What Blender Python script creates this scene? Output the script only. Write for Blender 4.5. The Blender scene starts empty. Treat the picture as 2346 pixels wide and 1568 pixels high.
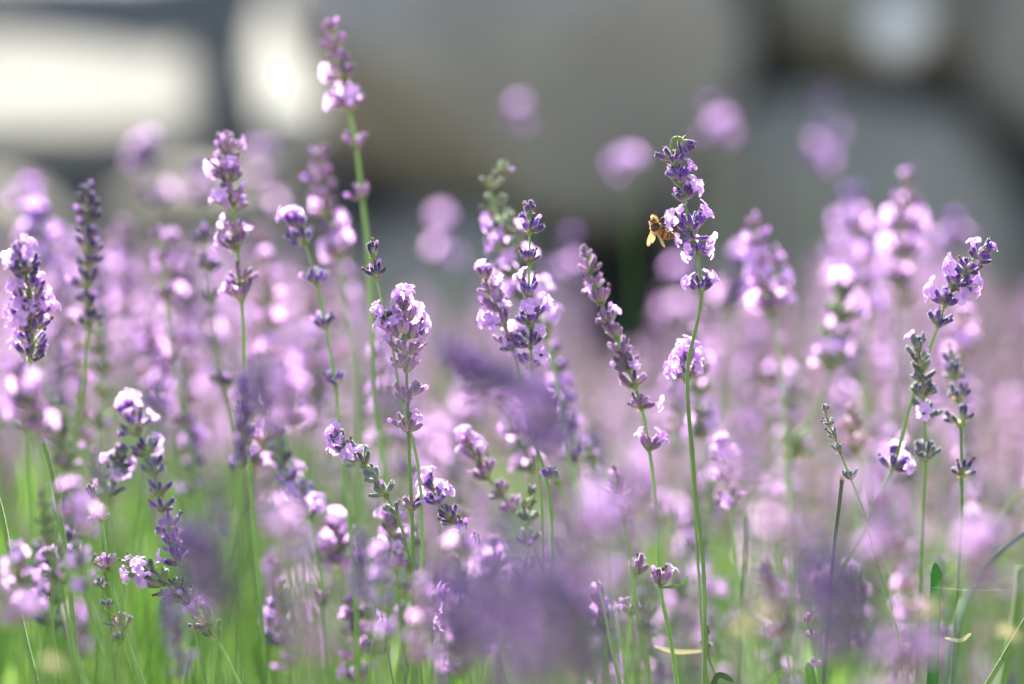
import bpy, math, random
import numpy as np
from mathutils import Vector, Matrix, noise, Quaternion

random.seed(11); RNG = np.random.default_rng(5)
S = bpy.context.scene
COL = S.collection

# ---------------------------------------------------------------- camera, light, exposure
CAMH = 0.62; PITCH = math.radians(4.0); LENS = 85.0; SENS = 36.0; FOC = 0.935; W, H = 2346.0, 1568.0
cam_d = bpy.data.cameras.new('camera'); cam = bpy.data.objects.new('camera', cam_d); COL.objects.link(cam)
cam.location = (0, 0, CAMH); cam.rotation_euler = (math.pi/2 - PITCH, 0, 0)
cam_d.lens = LENS; cam_d.sensor_width = SENS; cam_d.clip_start = 0.02; cam_d.clip_end = 500
cam_d.dof.use_dof = True; cam_d.dof.focus_distance = FOC; cam_d.dof.aperture_fstop = 2.5
S.camera = cam

SUN_EL = math.radians(45); SUN_AZ = math.radians(-16)      # behind the flowers, a little to the left
world = bpy.data.worlds.new('World'); S.world = world; world.use_nodes = True
nt = world.node_tree; bg = nt.nodes['Background']
sky = nt.nodes.new('ShaderNodeTexSky'); sky.sky_type = 'NISHITA'; sky.sun_disc = False
sky.sun_elevation = SUN_EL; sky.sun_rotation = SUN_AZ; sky.air_density = 1.0; sky.dust_density = 3.0; sky.ozone_density = 0.7
nt.links.new(sky.outputs[0], bg.inputs[0]); bg.inputs[1].default_value = 0.085
sun_d = bpy.data.lights.new('sun', 'SUN'); sun_d.energy = 5.0; sun_d.angle = math.radians(0.5); sun_d.color = (1.0, 0.95, 0.86)
sun = bpy.data.objects.new('sun', sun_d); COL.objects.link(sun)
sdir = Vector((math.sin(SUN_AZ)*math.cos(SUN_EL), math.cos(SUN_AZ)*math.cos(SUN_EL), math.sin(SUN_EL)))
sun.rotation_euler = sdir.to_track_quat('Z', 'Y').to_euler()
S.view_settings.view_transform = 'Standard'; S.view_settings.look = 'None'
S.view_settings.exposure = 2.1; S.view_settings.gamma = 1.0; S.view_settings.use_curve_mapping = False
S.render.engine = 'CYCLES'

FW = Vector((0, math.cos(PITCH), -math.sin(PITCH))); UP = Vector((0, math.sin(PITCH), math.cos(PITCH))); CAM = Vector((0, 0, CAMH))
K = SENS/LENS/W
BL = 222.0
def P(px, py, z):
    """point at depth z seen at photo position (px, py)"""
    return CAM + FW*z + Vector((1, 0, 0))*((px-W/2)*K*z) + UP*((H/2-py)*K*z)
def proj(p):
    d = Vector(p)-CAM; z = d.dot(FW)
    return W/2 + d.x/(K*z), H/2 - d.dot(UP)/(K*z), z
def zb(b):
    """depth whose blur disc is b pixels wide; negative b is in front of the focus"""
    return FOC/(1-b/BL) if b >= 0 else FOC/(1-b/BL)

# ---------------------------------------------------------------- materials
def newmat(name):
    m = bpy.data.materials.new(name); m.use_nodes = True
    n = m.node_tree.nodes; n.clear()
    return m, n, m.node_tree.links
def N(n, t, **kw):
    x = n.new(t)
    for k, v in kw.items(): setattr(x, k, v)
    return x
def mixc(n, l, fac, a, b, mode='MIX'):
    x = n.new('ShaderNodeMix'); x.data_type = 'RGBA'; x.blend_type = mode
    for s, v in ((x.inputs[0], fac), (x.inputs[6], a), (x.inputs[7], b)):
        if hasattr(v, 'links'): l.new(v, s)
        elif isinstance(v, (tuple, list)): s.default_value = (*v, 1)
        else: s.default_value = v
    return x.outputs[2]
def leafy(name, colour_fn, trans=0.4, rough=0.55, sheen=0.0, tcol=None, noise_scale=900, spec=0.3, bump=0.0):
    m, n, l = newmat(name)
    at = N(n, 'ShaderNodeAttribute', attribute_name='t'); rn = N(n, 'ShaderNodeAttribute', attribute_name='rnd')
    oi = N(n, 'ShaderNodeObjectInfo')
    tc = N(n, 'ShaderNodeTexCoord')
    nz = N(n, 'ShaderNodeTexNoise'); nz.inputs['Scale'].default_value = noise_scale; nz.inputs['Detail'].default_value = 3
    l.new(tc.outputs['Object'], nz.inputs['Vector'])
    ad = N(n, 'ShaderNodeMath', operation='ADD'); l.new(rn.outputs['Fac'], ad.inputs[0]); l.new(oi.outputs['Random'], ad.inputs[1])
    fr = N(n, 'ShaderNodeMath', operation='FRACT'); l.new(ad.outputs[0], fr.inputs[0])
    c = colour_fn(n, l, at.outputs['Fac'], fr.outputs[0], oi.outputs['Color'], nz.outputs['Fac'])
    pb = N(n, 'ShaderNodeBsdfPrincipled'); pb.inputs['Roughness'].default_value = rough
    pb.inputs['Specular IOR Level'].default_value = spec
    pb.inputs['Sheen Weight'].default_value = sheen; pb.inputs['Sheen Roughness'].default_value = 0.35
    l.new(c, pb.inputs['Base Color'])
    if bump:
        bp = N(n, 'ShaderNodeBump'); bp.inputs['Strength'].default_value = bump; bp.inputs['Distance'].default_value = 0.0003
        l.new(nz.outputs['Fac'], bp.inputs['Height']); l.new(bp.outputs[0], pb.inputs['Normal'])
    tr = N(n, 'ShaderNodeBsdfTranslucent')
    if tcol is None: l.new(c, tr.inputs[0])
    else:
        tt = mixc(n, l, 1.0, c, tcol, 'MULTIPLY'); l.new(tt, tr.inputs[0])
    mx = N(n, 'ShaderNodeMixShader'); mx.inputs[0].default_value = trans
    l.new(pb.outputs[0], mx.inputs[1]); l.new(tr.outputs[0], mx.inputs[2])
    o = N(n, 'ShaderNodeOutputMaterial'); l.new(mx.outputs[0], o.inputs[0])
    return m
def vary(n, l, c, r, lo=0.65, hi=1.35):
    mr = N(n, 'ShaderNodeMapRange'); mr.inputs[3].default_value = lo; mr.inputs[4].default_value = hi; l.new(r, mr.inputs[0])
    h = N(n, 'ShaderNodeHueSaturation'); l.new(mr.outputs[0], h.inputs['Value']); l.new(c, h.inputs['Color'])
    return h.outputs[0]
def ramp01(n, l, v, a, b):
    mr = N(n, 'ShaderNodeMapRange'); mr.inputs[1].default_value = a; mr.inputs[2].default_value = b
    mr.interpolation_type = 'SMOOTHSTEP'; l.new(v, mr.inputs[0]); return mr.outputs[0]
def c_stem(n, l, t, r, oc, nz):
    a = mixc(n, l, nz, (0.15, 0.29, 0.07), (0.27, 0.40, 0.14)); return vary(n, l, a, r, 0.7, 1.25)
def c_calyx(n, l, t, r, oc, nz):
    f = ramp01(n, l, t, 0.12, 0.75)
    g = mixc(n, l, nz, (0.19, 0.23, 0.12), (0.40, 0.42, 0.27))
    return vary(n, l, mixc(n, l, f, g, oc), r, 0.6, 1.5)
def c_petal(n, l, t, r, oc, nz):
    a = mixc(n, l, r, (0.60, 0.44, 0.87), (0.78, 0.62, 0.94))
    b = mixc(n, l, ramp01(n, l, t, 0.05, 0.6), (0.38, 0.17, 0.56), a)
    return mixc(n, l, ramp01(n, l, nz, 0.35, 0.7), b, mixc(n, l, 0.3, b, (0.8, 0.6, 0.9)))
def c_bract(n, l, t, r, oc, nz):
    return mixc(n, l, r, (0.30, 0.17, 0.07), (0.30, 0.30, 0.11))
def c_hair(n, l, t, r, oc, nz):
    return mixc(n, l, r, (0.88, 0.80, 0.92), (0.9, 0.9, 0.86))
def c_wilt(n, l, t, r, oc, nz):
    return mixc(n, l, r, (0.05, 0.03, 0.10), (0.30, 0.16, 0.08))
def c_leaf(n, l, t, r, oc, nz):
    a = mixc(n, l, nz, (0.08, 0.20, 0.03), (0.19, 0.33, 0.09)); return vary(n, l, mixc(n, l, ramp01(n, l, r, 0.55, 1.0), a, (0.20, 0.28, 0.12)), r, 0.6, 1.4)
def c_dead(n, l, t, r, oc, nz):
    return mixc(n, l, nz, (0.55, 0.50, 0.34), (0.75, 0.72, 0.55))
M_STEM = leafy('stem green', c_stem, 0.28, 0.45, 0.5, (1.5, 1.6, 0.7), bump=0.3)
M_CAL = leafy('calyx downy', c_calyx, 0.26, 0.6, 0.6, (1.8, 1.3, 1.8), bump=0.6)
M_LEAFD = leafy('leaf dark green', lambda n, l, t, r, oc, nz: mixc(n, l, nz, (.02, .075, .045), (.05, .13, .07)), 0.15, 0.35, 0.1, None, 400, spec=0.5)
M_LEAFB = leafy('leaf fresh green', lambda n, l, t, r, oc, nz: mixc(n, l, nz, (.03, .20, .02), (.05, .28, .03)), 0.45, 0.35, 0.1, None, 400, spec=0.5)
M_STEMD = leafy('stem dark', lambda n, l, t, r, oc, nz: mixc(n, l, nz, (.06, .11, .055), (.12, .16, .10)), 0.2, 0.5, 0.3)
M_KHAKI = leafy('leaf khaki', lambda n, l, t, r, oc, nz: mixc(n, l, nz, (.26, .30, .15), (.36, .38, .22)), 0.4, 0.5, 0.1)
M_PET = leafy('petal lilac', c_petal, 0.66, 0.5, 0.15, (1.2, 1.0, 1.04), 700)
M_BRA = leafy('bract papery', c_bract, 0.5, 0.7, 0.1, (1.6, 1.4, 1.0))
M_HAIR = leafy('down', c_hair, 0.5, 0.6, 0.0)
M_WILT = leafy('withered corolla', c_wilt, 0.25, 0.7, 0.3)
M_LEAF = leafy('leaf green', c_leaf, 0.4, 0.35, 0.1, (1.3, 1.35, 0.8), 400, spec=0.5)
M_DEAD = leafy('pale dry leaf', c_dead, 0.5, 0.6, 0.1)
MATS = [M_STEM, M_CAL, M_PET, M_BRA, M_HAIR, M_WILT, M_LEAF, M_DEAD, M_LEAFD, M_STEMD, M_KHAKI, M_LEAFB]
STEM, CAL, PET, BRA, HAIR, WILT, LEAF, DEAD, LEAFD, STEMD, KHAKI, LEAFB = range(12)

# ---------------------------------------------------------------- geometry containers
class Geo:
    def __init__(s):
        s.V = []; s.F = []; s.M = []; s.T = []; s.R = []
    def add(s, V, F, m, T=None, r=0.0):
        o = len(s.V); s.V += [tuple(v) for v in V]; s.F += [tuple(i+o for i in f) for f in F]
        s.M += [m]*len(F); s.T += list(T) if T is not None else [0.5]*len(V); s.R += [r]*len(V); return s
    def arr(s):
        return (np.array(s.V, np.float32), np.array([i for f in s.F for i in f], np.int32),
                np.array([len(f) for f in s.F], np.int32), np.array(s.M, np.int32), np.array(s.T, np.float32), np.array(s.R, np.float32))
def mat_arr(m): return np.array([list(r) for r in m], np.float32)
def join(items):
    """items: (arrays, 4x4 array, random) -> arrays"""
    Vs, L, Sz, Ms, T, R = [], [], [], [], [], []; o = 0
    for a, m, r in items:
        V = a[0] @ m[:3, :3].T + m[:3, 3]
        Vs.append(V); L.append(a[1]+o); Sz.append(a[2]); Ms.append(a[3]); T.append(a[4]); R.append(a[5]+r); o += len(V)
    return tuple(np.concatenate(x) for x in (Vs, L, Sz, Ms, T, R))
def mesh(name, a, smooth=True, mats=None):
    if isinstance(a, Geo): a = a.arr()
    V, L, Sz, Ms, T, R = a
    mats = MATS if mats is None else mats
    me = bpy.data.meshes.new(name)
    me.vertices.add(len(V)); me.vertices.foreach_set('co', np.ascontiguousarray(V, np.float32).ravel())
    me.loops.add(len(L)); me.loops.foreach_set('vertex_index', L)
    me.polygons.add(len(Sz)); st = np.concatenate(([0], np.cumsum(Sz)[:-1])).astype(np.int32)
    me.polygons.foreach_set('loop_start', st)
    used = sorted(set(Ms.tolist())); rem = np.zeros(max(used)+1, np.int32)
    for i, u in enumerate(used): me.materials.append(mats[u]); rem[u] = i
    me.polygons.foreach_set('material_index', rem[Ms])
    me.polygons.foreach_set('use_smooth', np.full(len(Sz), smooth, bool))
    at = me.attributes.new('t', 'FLOAT', 'POINT'); at.data.foreach_set('value', T.astype(np.float32))
    at = me.attributes.new('rnd', 'FLOAT', 'POINT'); at.data.foreach_set('value', R.astype(np.float32))
    me.update(calc_edges=True); me.validate()
    return me
def obj(name, me, parent=None, M=None, colour=None):
    o = bpy.data.objects.new(name, me); COL.objects.link(o)
    if parent is not None: o.parent = parent
    if M is not None: o.matrix_local = M
    if colour: o.color = (*colour, 1)
    return o
def tag(o, label=None, cat=None, group=None, kind=None):
    if label: o['label'] = label
    if cat: o['category'] = cat
    if group: o['group'] = group
    if kind: o['kind'] = kind
    return o

def tube(g, pts, rad, sides, m, t0=0, t1=1, caps=True, square=0.0, tw=0.0):
    n = len(pts); pts = [Vector(p) for p in pts]; V = []; T = []
    prev = None
    for i, p in enumerate(pts):
        d = (pts[min(i+1, n-1)]-pts[max(i-1, 0)]).normalized()
        if prev is None:
            a = d.orthogonal().normalized()
        else:
            a = (prev - d*prev.dot(d)).normalized()
        prev = a; b = d.cross(a)
        r = rad[i] if hasattr(rad, '__len__') else rad
        for k in range(sides):
            th = 2*math.pi*k/sides + tw*i
            rr = r*(1+square*(0.5-abs(math.sin(2*th))))
            V.append(p + a*(math.cos(th)*rr)+b*(math.sin(th)*rr)); T.append(t0+(t1-t0)*i/max(1, n-1))
    F = []
    for i in range(n-1):
        for k in range(sides):
            k2 = (k+1) % sides
            F.append((i*sides+k, i*sides+k2, (i+1)*sides+k2, (i+1)*sides+k))
    if caps:
        F.append(tuple(range(sides))[::-1]); F.append(tuple((n-1)*sides+k for k in range(sides)))
    g.add(V, F, m, T); return g
def catmull(pts, per=6):
    pts = [Vector(p) for p in pts]
    if len(pts) < 3: 
        return [pts[0].lerp(pts[-1], i/per) for i in range(per+1)]
    out = []; q = [pts[0]*2-pts[1]]+pts+[pts[-1]*2-pts[-2]]
    for i in range(1, len(q)-2):
        for k in range(per):
            t = k/per; a, b, c, d = q[i-1], q[i], q[i+1], q[i+2]
            out.append(0.5*((2*b)+(c-a)*t+(2*a-5*b+4*c-d)*t*t+(3*b-a-3*c+d)*t*t*t))
    out.append(pts[-1]); return out

MM = 0.001
# calyx: ribbed downy tube standing on +Z, mouth with five teeth
def calyx_geo(L=5.6, r=1.05, hi=True, hairs=170, seed=0, bud=False, wilt=False, bend=0.5):
    rd = random.Random(seed); g = Geo(); s = 10 if hi else 5
    prof = [(0, .38), (.12, .78), (.35, 1.0), (.62, 1.05), (.85, .95), (1.0, .8)] if hi else [(0, .4), (.45, 1.05), (1, .8)]
    V = []; T = []
    def off(z): return Vector((bend*(z/L)**2, 0, 0))
    for i, (z, q) in enumerate(prof):
        for k in range(s):
            th = 2*math.pi*k/s; rr = r*q*((1.08 if k % 2 else 0.86) if hi else 1)
            zz = z*L + ((0.45 if k % 2 else -0.1) if (hi and i == len(prof)-1) else 0)
            V.append((Vector((math.cos(th)*rr, math.sin(th)*rr, zz))+off(zz))*MM); T.append(z)
    F = [(i*s+k, i*s+(k+1) % s, (i+1)*s+(k+1) % s, (i+1)*s+k) for i in range(len(prof)-1) for k in range(s)]
    F.append(tuple(k for k in range(s))[::-1])
    V.append((Vector((0, 0, L*0.9))+off(L))*MM); T.append(1.0); c = len(V)-1; b = (len(prof)-1)*s
    F += [(b+k, b+(k+1) % s, c) for k in range(s)]
    g.add(V, F, CAL, T)
    if hairs:
        V = []; F = []
        for i in range(hairs):
            th = rd.uniform(0, 6.283); z = rd.uniform(.05, 1.05); q = np.interp(z, [0, .12, .35, .62, .85, 1.05], [.38, .78, 1, 1.05, .95, .8])*r*.97
            n = Vector((math.cos(th), math.sin(th), 0)); t = Vector((-math.sin(th), math.cos(th), 0))
            p = n*q+Vector((0, 0, z*L))+off(z*L)
            d = (n*rd.uniform(.6, 1.1)+Vector((0, 0, rd.uniform(.1, .8)))+t*rd.uniform(-.3, .3)).normalized()*rd.uniform(.25, .6)
            side = (t*.045 if i % 2 else Vector((0, 0, .045)))
            o = len(V); V += [(p-side)*MM, (p+side)*MM, (p+d)*MM]; F.append((o, o+1, o+2))
        g.add(V, F, HAIR)
    if bud or wilt:
        m = WILT if wilt else PET; V = []; T = []; s = 7; off1 = off(L)
        pr = [(0, .6), (.9, .85), (1.8, 1.0), (2.5, .75), (2.9, .25)] if bud else [(0, .5), (.9, .5), (1.7, .7), (2.4, .95), (2.8, .3)]
        for i, (z, q) in enumerate(pr):
            for k in range(s):
                th = 2*math.pi*k/s+i*.3; rr = q*(1 if bud else rd.uniform(.5, 1.2))
                V.append((Vector((math.cos(th)*rr+(0 if bud else z*.25), math.sin(th)*rr, L*.88+z))+off1)*MM); T.append(.3+i*.15)
        F = [(i*s+k, i*s+(k+1) % s, (i+1)*s+(k+1) % s, (i+1)*s+k) for i in range(4) for k in range(s)]
        F.append(tuple(4*s+k for k in range(s)))
        g.add(V, F, m, T)
    return g
# corolla: narrow tube flaring into two upper and three lower ruffled lobes; +X is the upper side
def corolla_geo(seed=0, hi=True, L=4.2):
    rd = random.Random(seed*7+1); g = Geo(); s = 8 if hi else 5
    pr = [(-1.2, .55), (1.0, .72), (2.6, 1.0), (L, 1.5)] if hi else [(-1, .6), (L, 1.4)]
    V = []; T = []
    cv = lambda z: Vector((0.06*z*z*0.5, 0, z))
    for i, (z, q) in enumerate(pr):
        for k in range(s):
            th = 2*math.pi*k/s; V.append((cv(z)+Vector((math.cos(th)*q, math.sin(th)*q, 0)))*MM); T.append(.25+.1*i)
    F = [(i*s+k, i*s+(k+1) % s, (i+1)*s+(k+1) % s, (i+1)*s+k) for i in range(len(pr)-1) for k in range(s)]
    g.add(V, F, PET, T)
    o = cv(L)
    nu, nv = (5, 5) if hi else (3, 2)
    for az, Lp, Wp, ref in ((27, 3.7, 1.75, .35), (-27, 3.7, 1.75, .35), (100, 2.9, 1.25, 1.0), (-100, 2.9, 1.25, 1.0), (180, 3.2, 1.45, 1.2)):
        az = math.radians(az+rd.uniform(-8, 8)); Lp *= rd.uniform(.85, 1.1); Wp *= rd.uniform(.9, 1.15); ref *= rd.uniform(.7, 1.3)
        R = Vector((math.cos(az), math.sin(az), 0)); Tn = Vector((-math.sin(az), math.cos(az), 0)); ph = rd.uniform(0, 6)
        V = []; T = []
        for i in range(nu+1):
            u = i/nu; a = 0.5+ref*u*1.1
            pos = o + R*(1.25+Lp*u*math.sin(min(1.7, .35+a*.7))) + Vector((0, 0, Lp*u*math.cos(min(2.2, .35+a))*.8-.35))
            w = Wp*(0.42+0.75*math.sin(min(3.0, u*2.9))) if u < .95 else Wp*.45
            for j in range(nv+1):
                v = 2*j/nv-1
                z = .22*math.sin(ph+v*4+u*3)*u+.35*v*v*(1-u)+ (-.3*v*v*u)
                dd = -.35*v*v*u*Lp*.35
                V.append((pos+Tn*(v*w)+Vector((0, 0, z))+R*dd)*MM); T.append(.35+.6*u)
        F = [(i*(nv+1)+j, i*(nv+1)+j+1, (i+1)*(nv+1)+j+1, (i+1)*(nv+1)+j) for i in range(nu) for j in range(nv)]
        g.add(V, F, PET, T)
    return g
CALYX = [mesh('calyx', calyx_geo(5.6, 0.98, seed=1)), mesh('calyx', calyx_geo(6.0, 0.88, seed=2, bend=1.0)),
         mesh('calyx', calyx_geo(5.0, 1.02, seed=3, bend=.2)), mesh('calyx', calyx_geo(5.6, 1.02, seed=4, bud=True)),
         mesh('calyx', calyx_geo(5.4, 0.93, seed=5, wilt=True)), mesh('calyx', calyx_geo(5.7, 0.93, seed=6, wilt=True, bend=.9))]
COROLLA = [mesh('corolla', corolla_geo(i)) for i in range(5)]
LCAL = [calyx_geo(5.6, 1.1, hi=False, hairs=0, seed=i, bend=.3*i).arr() for i in range(2)]
MCAL = [calyx_geo(5.6, 1.0, hi=True, hairs=26, seed=i+9, bend=.15*i).arr() for i in range(6)] + [calyx_geo(5.5, 1.1, hi=True, hairs=26, seed=14, bud=True).arr()]
LCOR = [corolla_geo(i, hi=False).arr() for i in range(3)]
MCOR = [corolla_geo(i+7).arr() for i in range(3)]

def frame(d, upish=Vector((0, 0, 1))):
    d = Vector(d).normalized(); x = upish-d*upish.dot(d)
    if x.length < 1e-3: x = d.orthogonal()
    x.normalize(); y = d.cross(x); return Matrix((x, y, d)).transposed()
def whorl_layout(rd, width, opn, tip=False, n=None, spread=None, Q=None, fl=None):
    """calyces and corollas of one whorl round local +Z; width in mm. -> [(kind, Matrix)]
    fl: corollas aimed in the picture plane: (degrees from straight up, turn towards the viewer)"""
    sc = max(.45, width/12.6); out = []; cs = min(sc, 1.08)
    n = n or max(5, round(rd.uniform(7, 10)*(1 if sc < 1.1 else 1.25)))
    ph = rd.uniform(0, 6.28)
    def put(d, base, ls, flower):
        R = frame(d); m = Matrix.Translation(base) @ R.to_4x4() @ Matrix.Scale(ls, 4)
        out.append(('calyx', m))
        if flower:
            m2 = Matrix.Translation(base+d*(4.9*MM*ls)) @ (R @ Matrix.Rotation(rd.uniform(-.35, .35), 3, 'Z')).to_4x4() @ Matrix.Rotation(rd.uniform(-.2, .45), 4, 'Y') @ Matrix.Scale(ls*rd.uniform(.72, .98), 4)
            out.append(('corolla', m2))
    for i in range(n):
        if tip: el = rd.uniform(.1, .8)
        else: el = rd.choice((rd.uniform(.4, .8), rd.uniform(.75, 1.35)))
        th = ph+2*math.pi*(i+rd.uniform(-.35, .35))/n
        r = Vector((math.cos(th), math.sin(th), 0)); d = Vector((math.sin(el)*r.x, math.sin(el)*r.y, math.cos(el)))
        base = r*(.6+max(0, sc-1)*3.0)*MM*cs + Vector((0, 0, rd.uniform(-1.0, 2.0)*MM*cs))
        put(d, base, cs*rd.uniform(.78, 1.08), rd.random() < opn)
    if fl and Q is not None:
        inv = Q.to_3x3().inverted()
        for a, k in fl:
            a = math.radians(a); w = (Vector((1, 0, 0))*math.sin(a)+UP*math.cos(a)-FW*k).normalized(); d = (inv @ w).normalized()
            base = Vector((d.x, d.y, 0))*(.8+max(0, sc-1)*2.5)*MM; put(d, base, cs*1.08, True)
    return out, cs
def bracts_geo(rd, sc):
    g = Geo()
    for i in range(5):
        th = i*1.256+rd.uniform(-.3, .3); r = Vector((math.cos(th), math.sin(th), 0)); t = Vector((-r.y, r.x, 0))
        l = rd.uniform(1.6, 2.8)*sc; w = rd.uniform(.6, 1.0)*sc
        drop = rd.uniform(-.6, .5)
        V = [r*.5, r*(.5+l*.4)+t*w+Vector((0, 0, -.2)), r*(.5+l*.4)-t*w+Vector((0, 0, -.2)), r*(.5+l)+Vector((0, 0, drop*l*.6))]
        g.add([v*MM for v in V], [(0, 1, 3), (0, 3, 2)], BRA)
    tube(g, [(0, 0, -1.6*MM*sc), (0, 0, -.3*MM*sc), (0, 0, 1.2*MM*sc)], [.75*MM*sc, 1.25*MM*sc, .9*MM*sc], 7, STEM)
    return g
# ready-made whorls for the spikes that the lens blurs
def whorl_mesh(seed, opn, tip, level):
    rd = random.Random(seed); lay, sc = whorl_layout(rd, 13.0, opn, tip)
    it = [(bracts_geo(rd, sc).arr(), np.eye(4, dtype=np.float32), 0.0)]
    cs, ps = (MCAL, MCOR) if level else (LCAL, LCOR)
    for k, m in lay: it.append(((rd.choice(cs) if k == 'calyx' else rd.choice(ps)), mat_arr(m), rd.random()))
    return join(it)
WH_M = {(o, t): [mesh('flower_whorl', whorl_mesh(100+i*7+o, (.0, .2, .45)[o], t, 1)) for i in range(3)] for o in range(3) for t in (False, True)}
WH_L = {(o, t): [whorl_mesh(300+i*7+o, (.0, .18, .4)[o], t, 0) for i in range(2)] for o in range(3) for t in (False, True)}

TINT = {'dusty': (.36, .25, .31), 'purple': (.11, .04, .26), 'dark': (.05, .03, .13), 'grey': (.12, .15, .17), 'green': (.16, .22, .12), 'mauve': (.26, .13, .29), 'blue': (.07, .07, .16)}
HEROES = []
def spike(path, whorls, label, group='lavender spikes in bloom', tint='purple', detail=2, rbase=.95, seed=None, rtip=.42, name='lavender_spike'):
    """path: world points from the tip down to the ground; whorls: (arc position, width mm, open, tip?)"""
    rd = random.Random(seed if seed is not None else len(HEROES)*13+5)
    base = Vector(path[-1])
    root = obj(name, None, M=Matrix.Translation(base)); HEROES.append(root)
    tag(root, label, 'lavender', group)
    loc = [p-base for p in path]
    cum = [0]
    for a, b in zip(loc, loc[1:]): cum.append(cum[-1]+(b-a).length)
    tot = cum[-1]
    g = Geo()
    rads = [MM*(rtip+(rbase-rtip)*min(1, c/0.12)**.7) for c in cum]
    tube(g, loc, rads, 8 if detail == 2 else 5, STEM, square=.22 if detail == 2 else 0)
    obj('stem', mesh('stem', g), root)
    def at(s):
        s = max(0, min(tot, s))
        for i in range(1, len(cum)):
            if cum[i] >= s:
                f = (s-cum[i-1])/max(1e-9, cum[i]-cum[i-1]); return loc[i-1].lerp(loc[i], f), (loc[i-1]-loc[i]).normalized()
        return loc[-1], Vector((0, 0, 1))
    for s, wd, opn, tip, *fl in whorls:
        p, d = at(s); col = TINT[tint]; j = rd.uniform(.8, 1.3); col = tuple(c*j for c in col)
        Q = Matrix.Translation(p) @ (frame(d, Vector((rd.uniform(-1, 1), rd.uniform(-1, 1), .1)))).to_4x4()
        if detail == 2:
            lay, sc = whorl_layout(rd, wd, opn*.5, tip, Q=Q, fl=fl[0] if fl else None)
            w = obj('flower_whorl', mesh('flower_whorl', bracts_geo(rd, sc)), root, Q, col)
            for k, m in lay:
                if k == 'calyx':
                    q = rd.random(); me = CALYX[rd.randrange(3)] if q < .78 else CALYX[3] if q < .86 else CALYX[rd.choice((4, 5))]
                    obj('calyx', me, w, m, col)
                else:
                    obj('corolla', rd.choice(COROLLA), w, m, col)
        else:
            o = 0 if opn < .15 else 1 if opn < .5 else 2
            obj('flower_whorl', rd.choice(WH_M[(o, tip)]), root, Q @ Matrix.Scale(min(1.5, wd/12.5), 4), col)
    return root
def ground_tail(p, rd, drift=.05):
    """carry a stem on from its last point down into the bush"""
    return [Vector((p.x+rd.uniform(-.3, .3)*drift, p.y+rd.uniform(-.3, .3)*drift, max(.05, p.z*.6))), Vector((p.x+rd.uniform(-1, 1)*drift, p.y+rd.uniform(-.5, .8)*drift, .0))]
def traced(label, pts, b, ws=(), auto=None, tint='purple', b2=None, detail=None, rbase=.9, tail=True, seed=None, group='lavender spikes in bloom', rtip=.42):
    """pts: photo positions tip -> bottom; b: blur of the plane it stands in (b2 at the lowest point)"""
    rd = random.Random(len(HEROES)*31+7 if seed is None else seed); n = len(pts); b2 = b if b2 is None else b2
    zz = [zb(b+(b2-b)*i/max(1, n-1)) for i in range(n)]
    wp = [P(x, y, z) for (x, y), z in zip(pts, zz)]
    if tail:
        d = (wp[-1]-wp[-2]).normalized(); last = wp[-1]
        if last.z > .12: wp += [last+d*min(.06, last.z*.3)]
        wp += ground_tail(wp[-1], rd)
    path = catmull(wp, 6)
    cum = [0]
    for a, c in zip(path, path[1:]): cum.append(cum[-1]+(c-a).length)
    pp = [proj(q) for q in path]
    def near(x, y):
        best = (1e9, 0)
        for i in range(len(path)-1):
            for f in (0, .25, .5, .75):
                xx = pp[i][0]+(pp[i+1][0]-pp[i][0])*f; yy = pp[i][1]+(pp[i+1][1]-pp[i][1])*f
                dd = (xx-x)**2+(yy-y)**2
                if dd < best[0]: best = (dd, cum[i]+(cum[i+1]-cum[i])*f, pp[i][2])
        return best[1], best[2]
    wl = []
    for k, w_ in enumerate(ws):
        x, y, wd, op = w_[:4]; s, z = near(x, y); wl.append((s, wd*K*z*1000, op, (k == 0 and s < .012), w_[4] if len(w_) > 4 else None))
    if auto:
        yend, wd, op = auto[:3]; sp = auto[3] if len(auto) > 3 else .42
        s1, z = near(*[(p[0], p[1]) for p in pp if p[1] >= yend or p is pp[-1]][0]) if auto else (0, 0)
        s = .0015; k = 0; wmm = wd*K*pp[0][2]*1000
        while s < s1:
            f = min(1, .62+.38*s/max(1e-6, s1*.4)); wl.append((s, wmm*f*rd.uniform(.9, 1.08), op*rd.uniform(.3, 1.5), k == 0))
            s += wmm*MM*sp*f*rd.uniform(.85, 1.2)*(1 if s < s1*.55 else 1.25); k += 1
    return spike(path, wl, label, group, tint, detail if detail is not None else (2 if abs(b) <= 13 else 1), rbase=rbase, rtip=rtip, seed=len(HEROES)*17+3)

# ---------------------------------------------------------------- the setting: ground, bank, boulders
def stone_mat(name, c1, c2, c3, scale=3.0):
    m, n, l = newmat(name); tc = N(n, 'ShaderNodeTexCoord')
    a = N(n, 'ShaderNodeTexNoise'); a.inputs['Scale'].default_value = scale; a.inputs['Detail'].default_value = 8
    b = N(n, 'ShaderNodeTexNoise'); b.inputs['Scale'].default_value = scale*9; b.inputs['Detail'].default_value = 6
    l.new(tc.outputs['Object'], a.inputs['Vector']); l.new(tc.outputs['Object'], b.inputs['Vector'])
    c = mixc(n, l, ramp01(n, l, a.outputs['Fac'], .38, .62), c1, c2); c = mixc(n, l, ramp01(n, l, b.outputs['Fac'], .5, .75), c, c3)
    p = N(n, 'ShaderNodeBsdfPrincipled'); p.inputs['Roughness'].default_value = .85; l.new(c, p.inputs['Base Color'])
    bp = N(n, 'ShaderNodeBump'); bp.inputs['Strength'].default_value = .6; bp.inputs['Distance'].default_value = .01
    l.new(b.outputs['Fac'], bp.inputs['Height']); l.new(bp.outputs[0], p.inputs['Normal'])
    o = N(n, 'ShaderNodeOutputMaterial'); l.new(p.outputs[0], o.inputs[0]); return m
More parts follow.
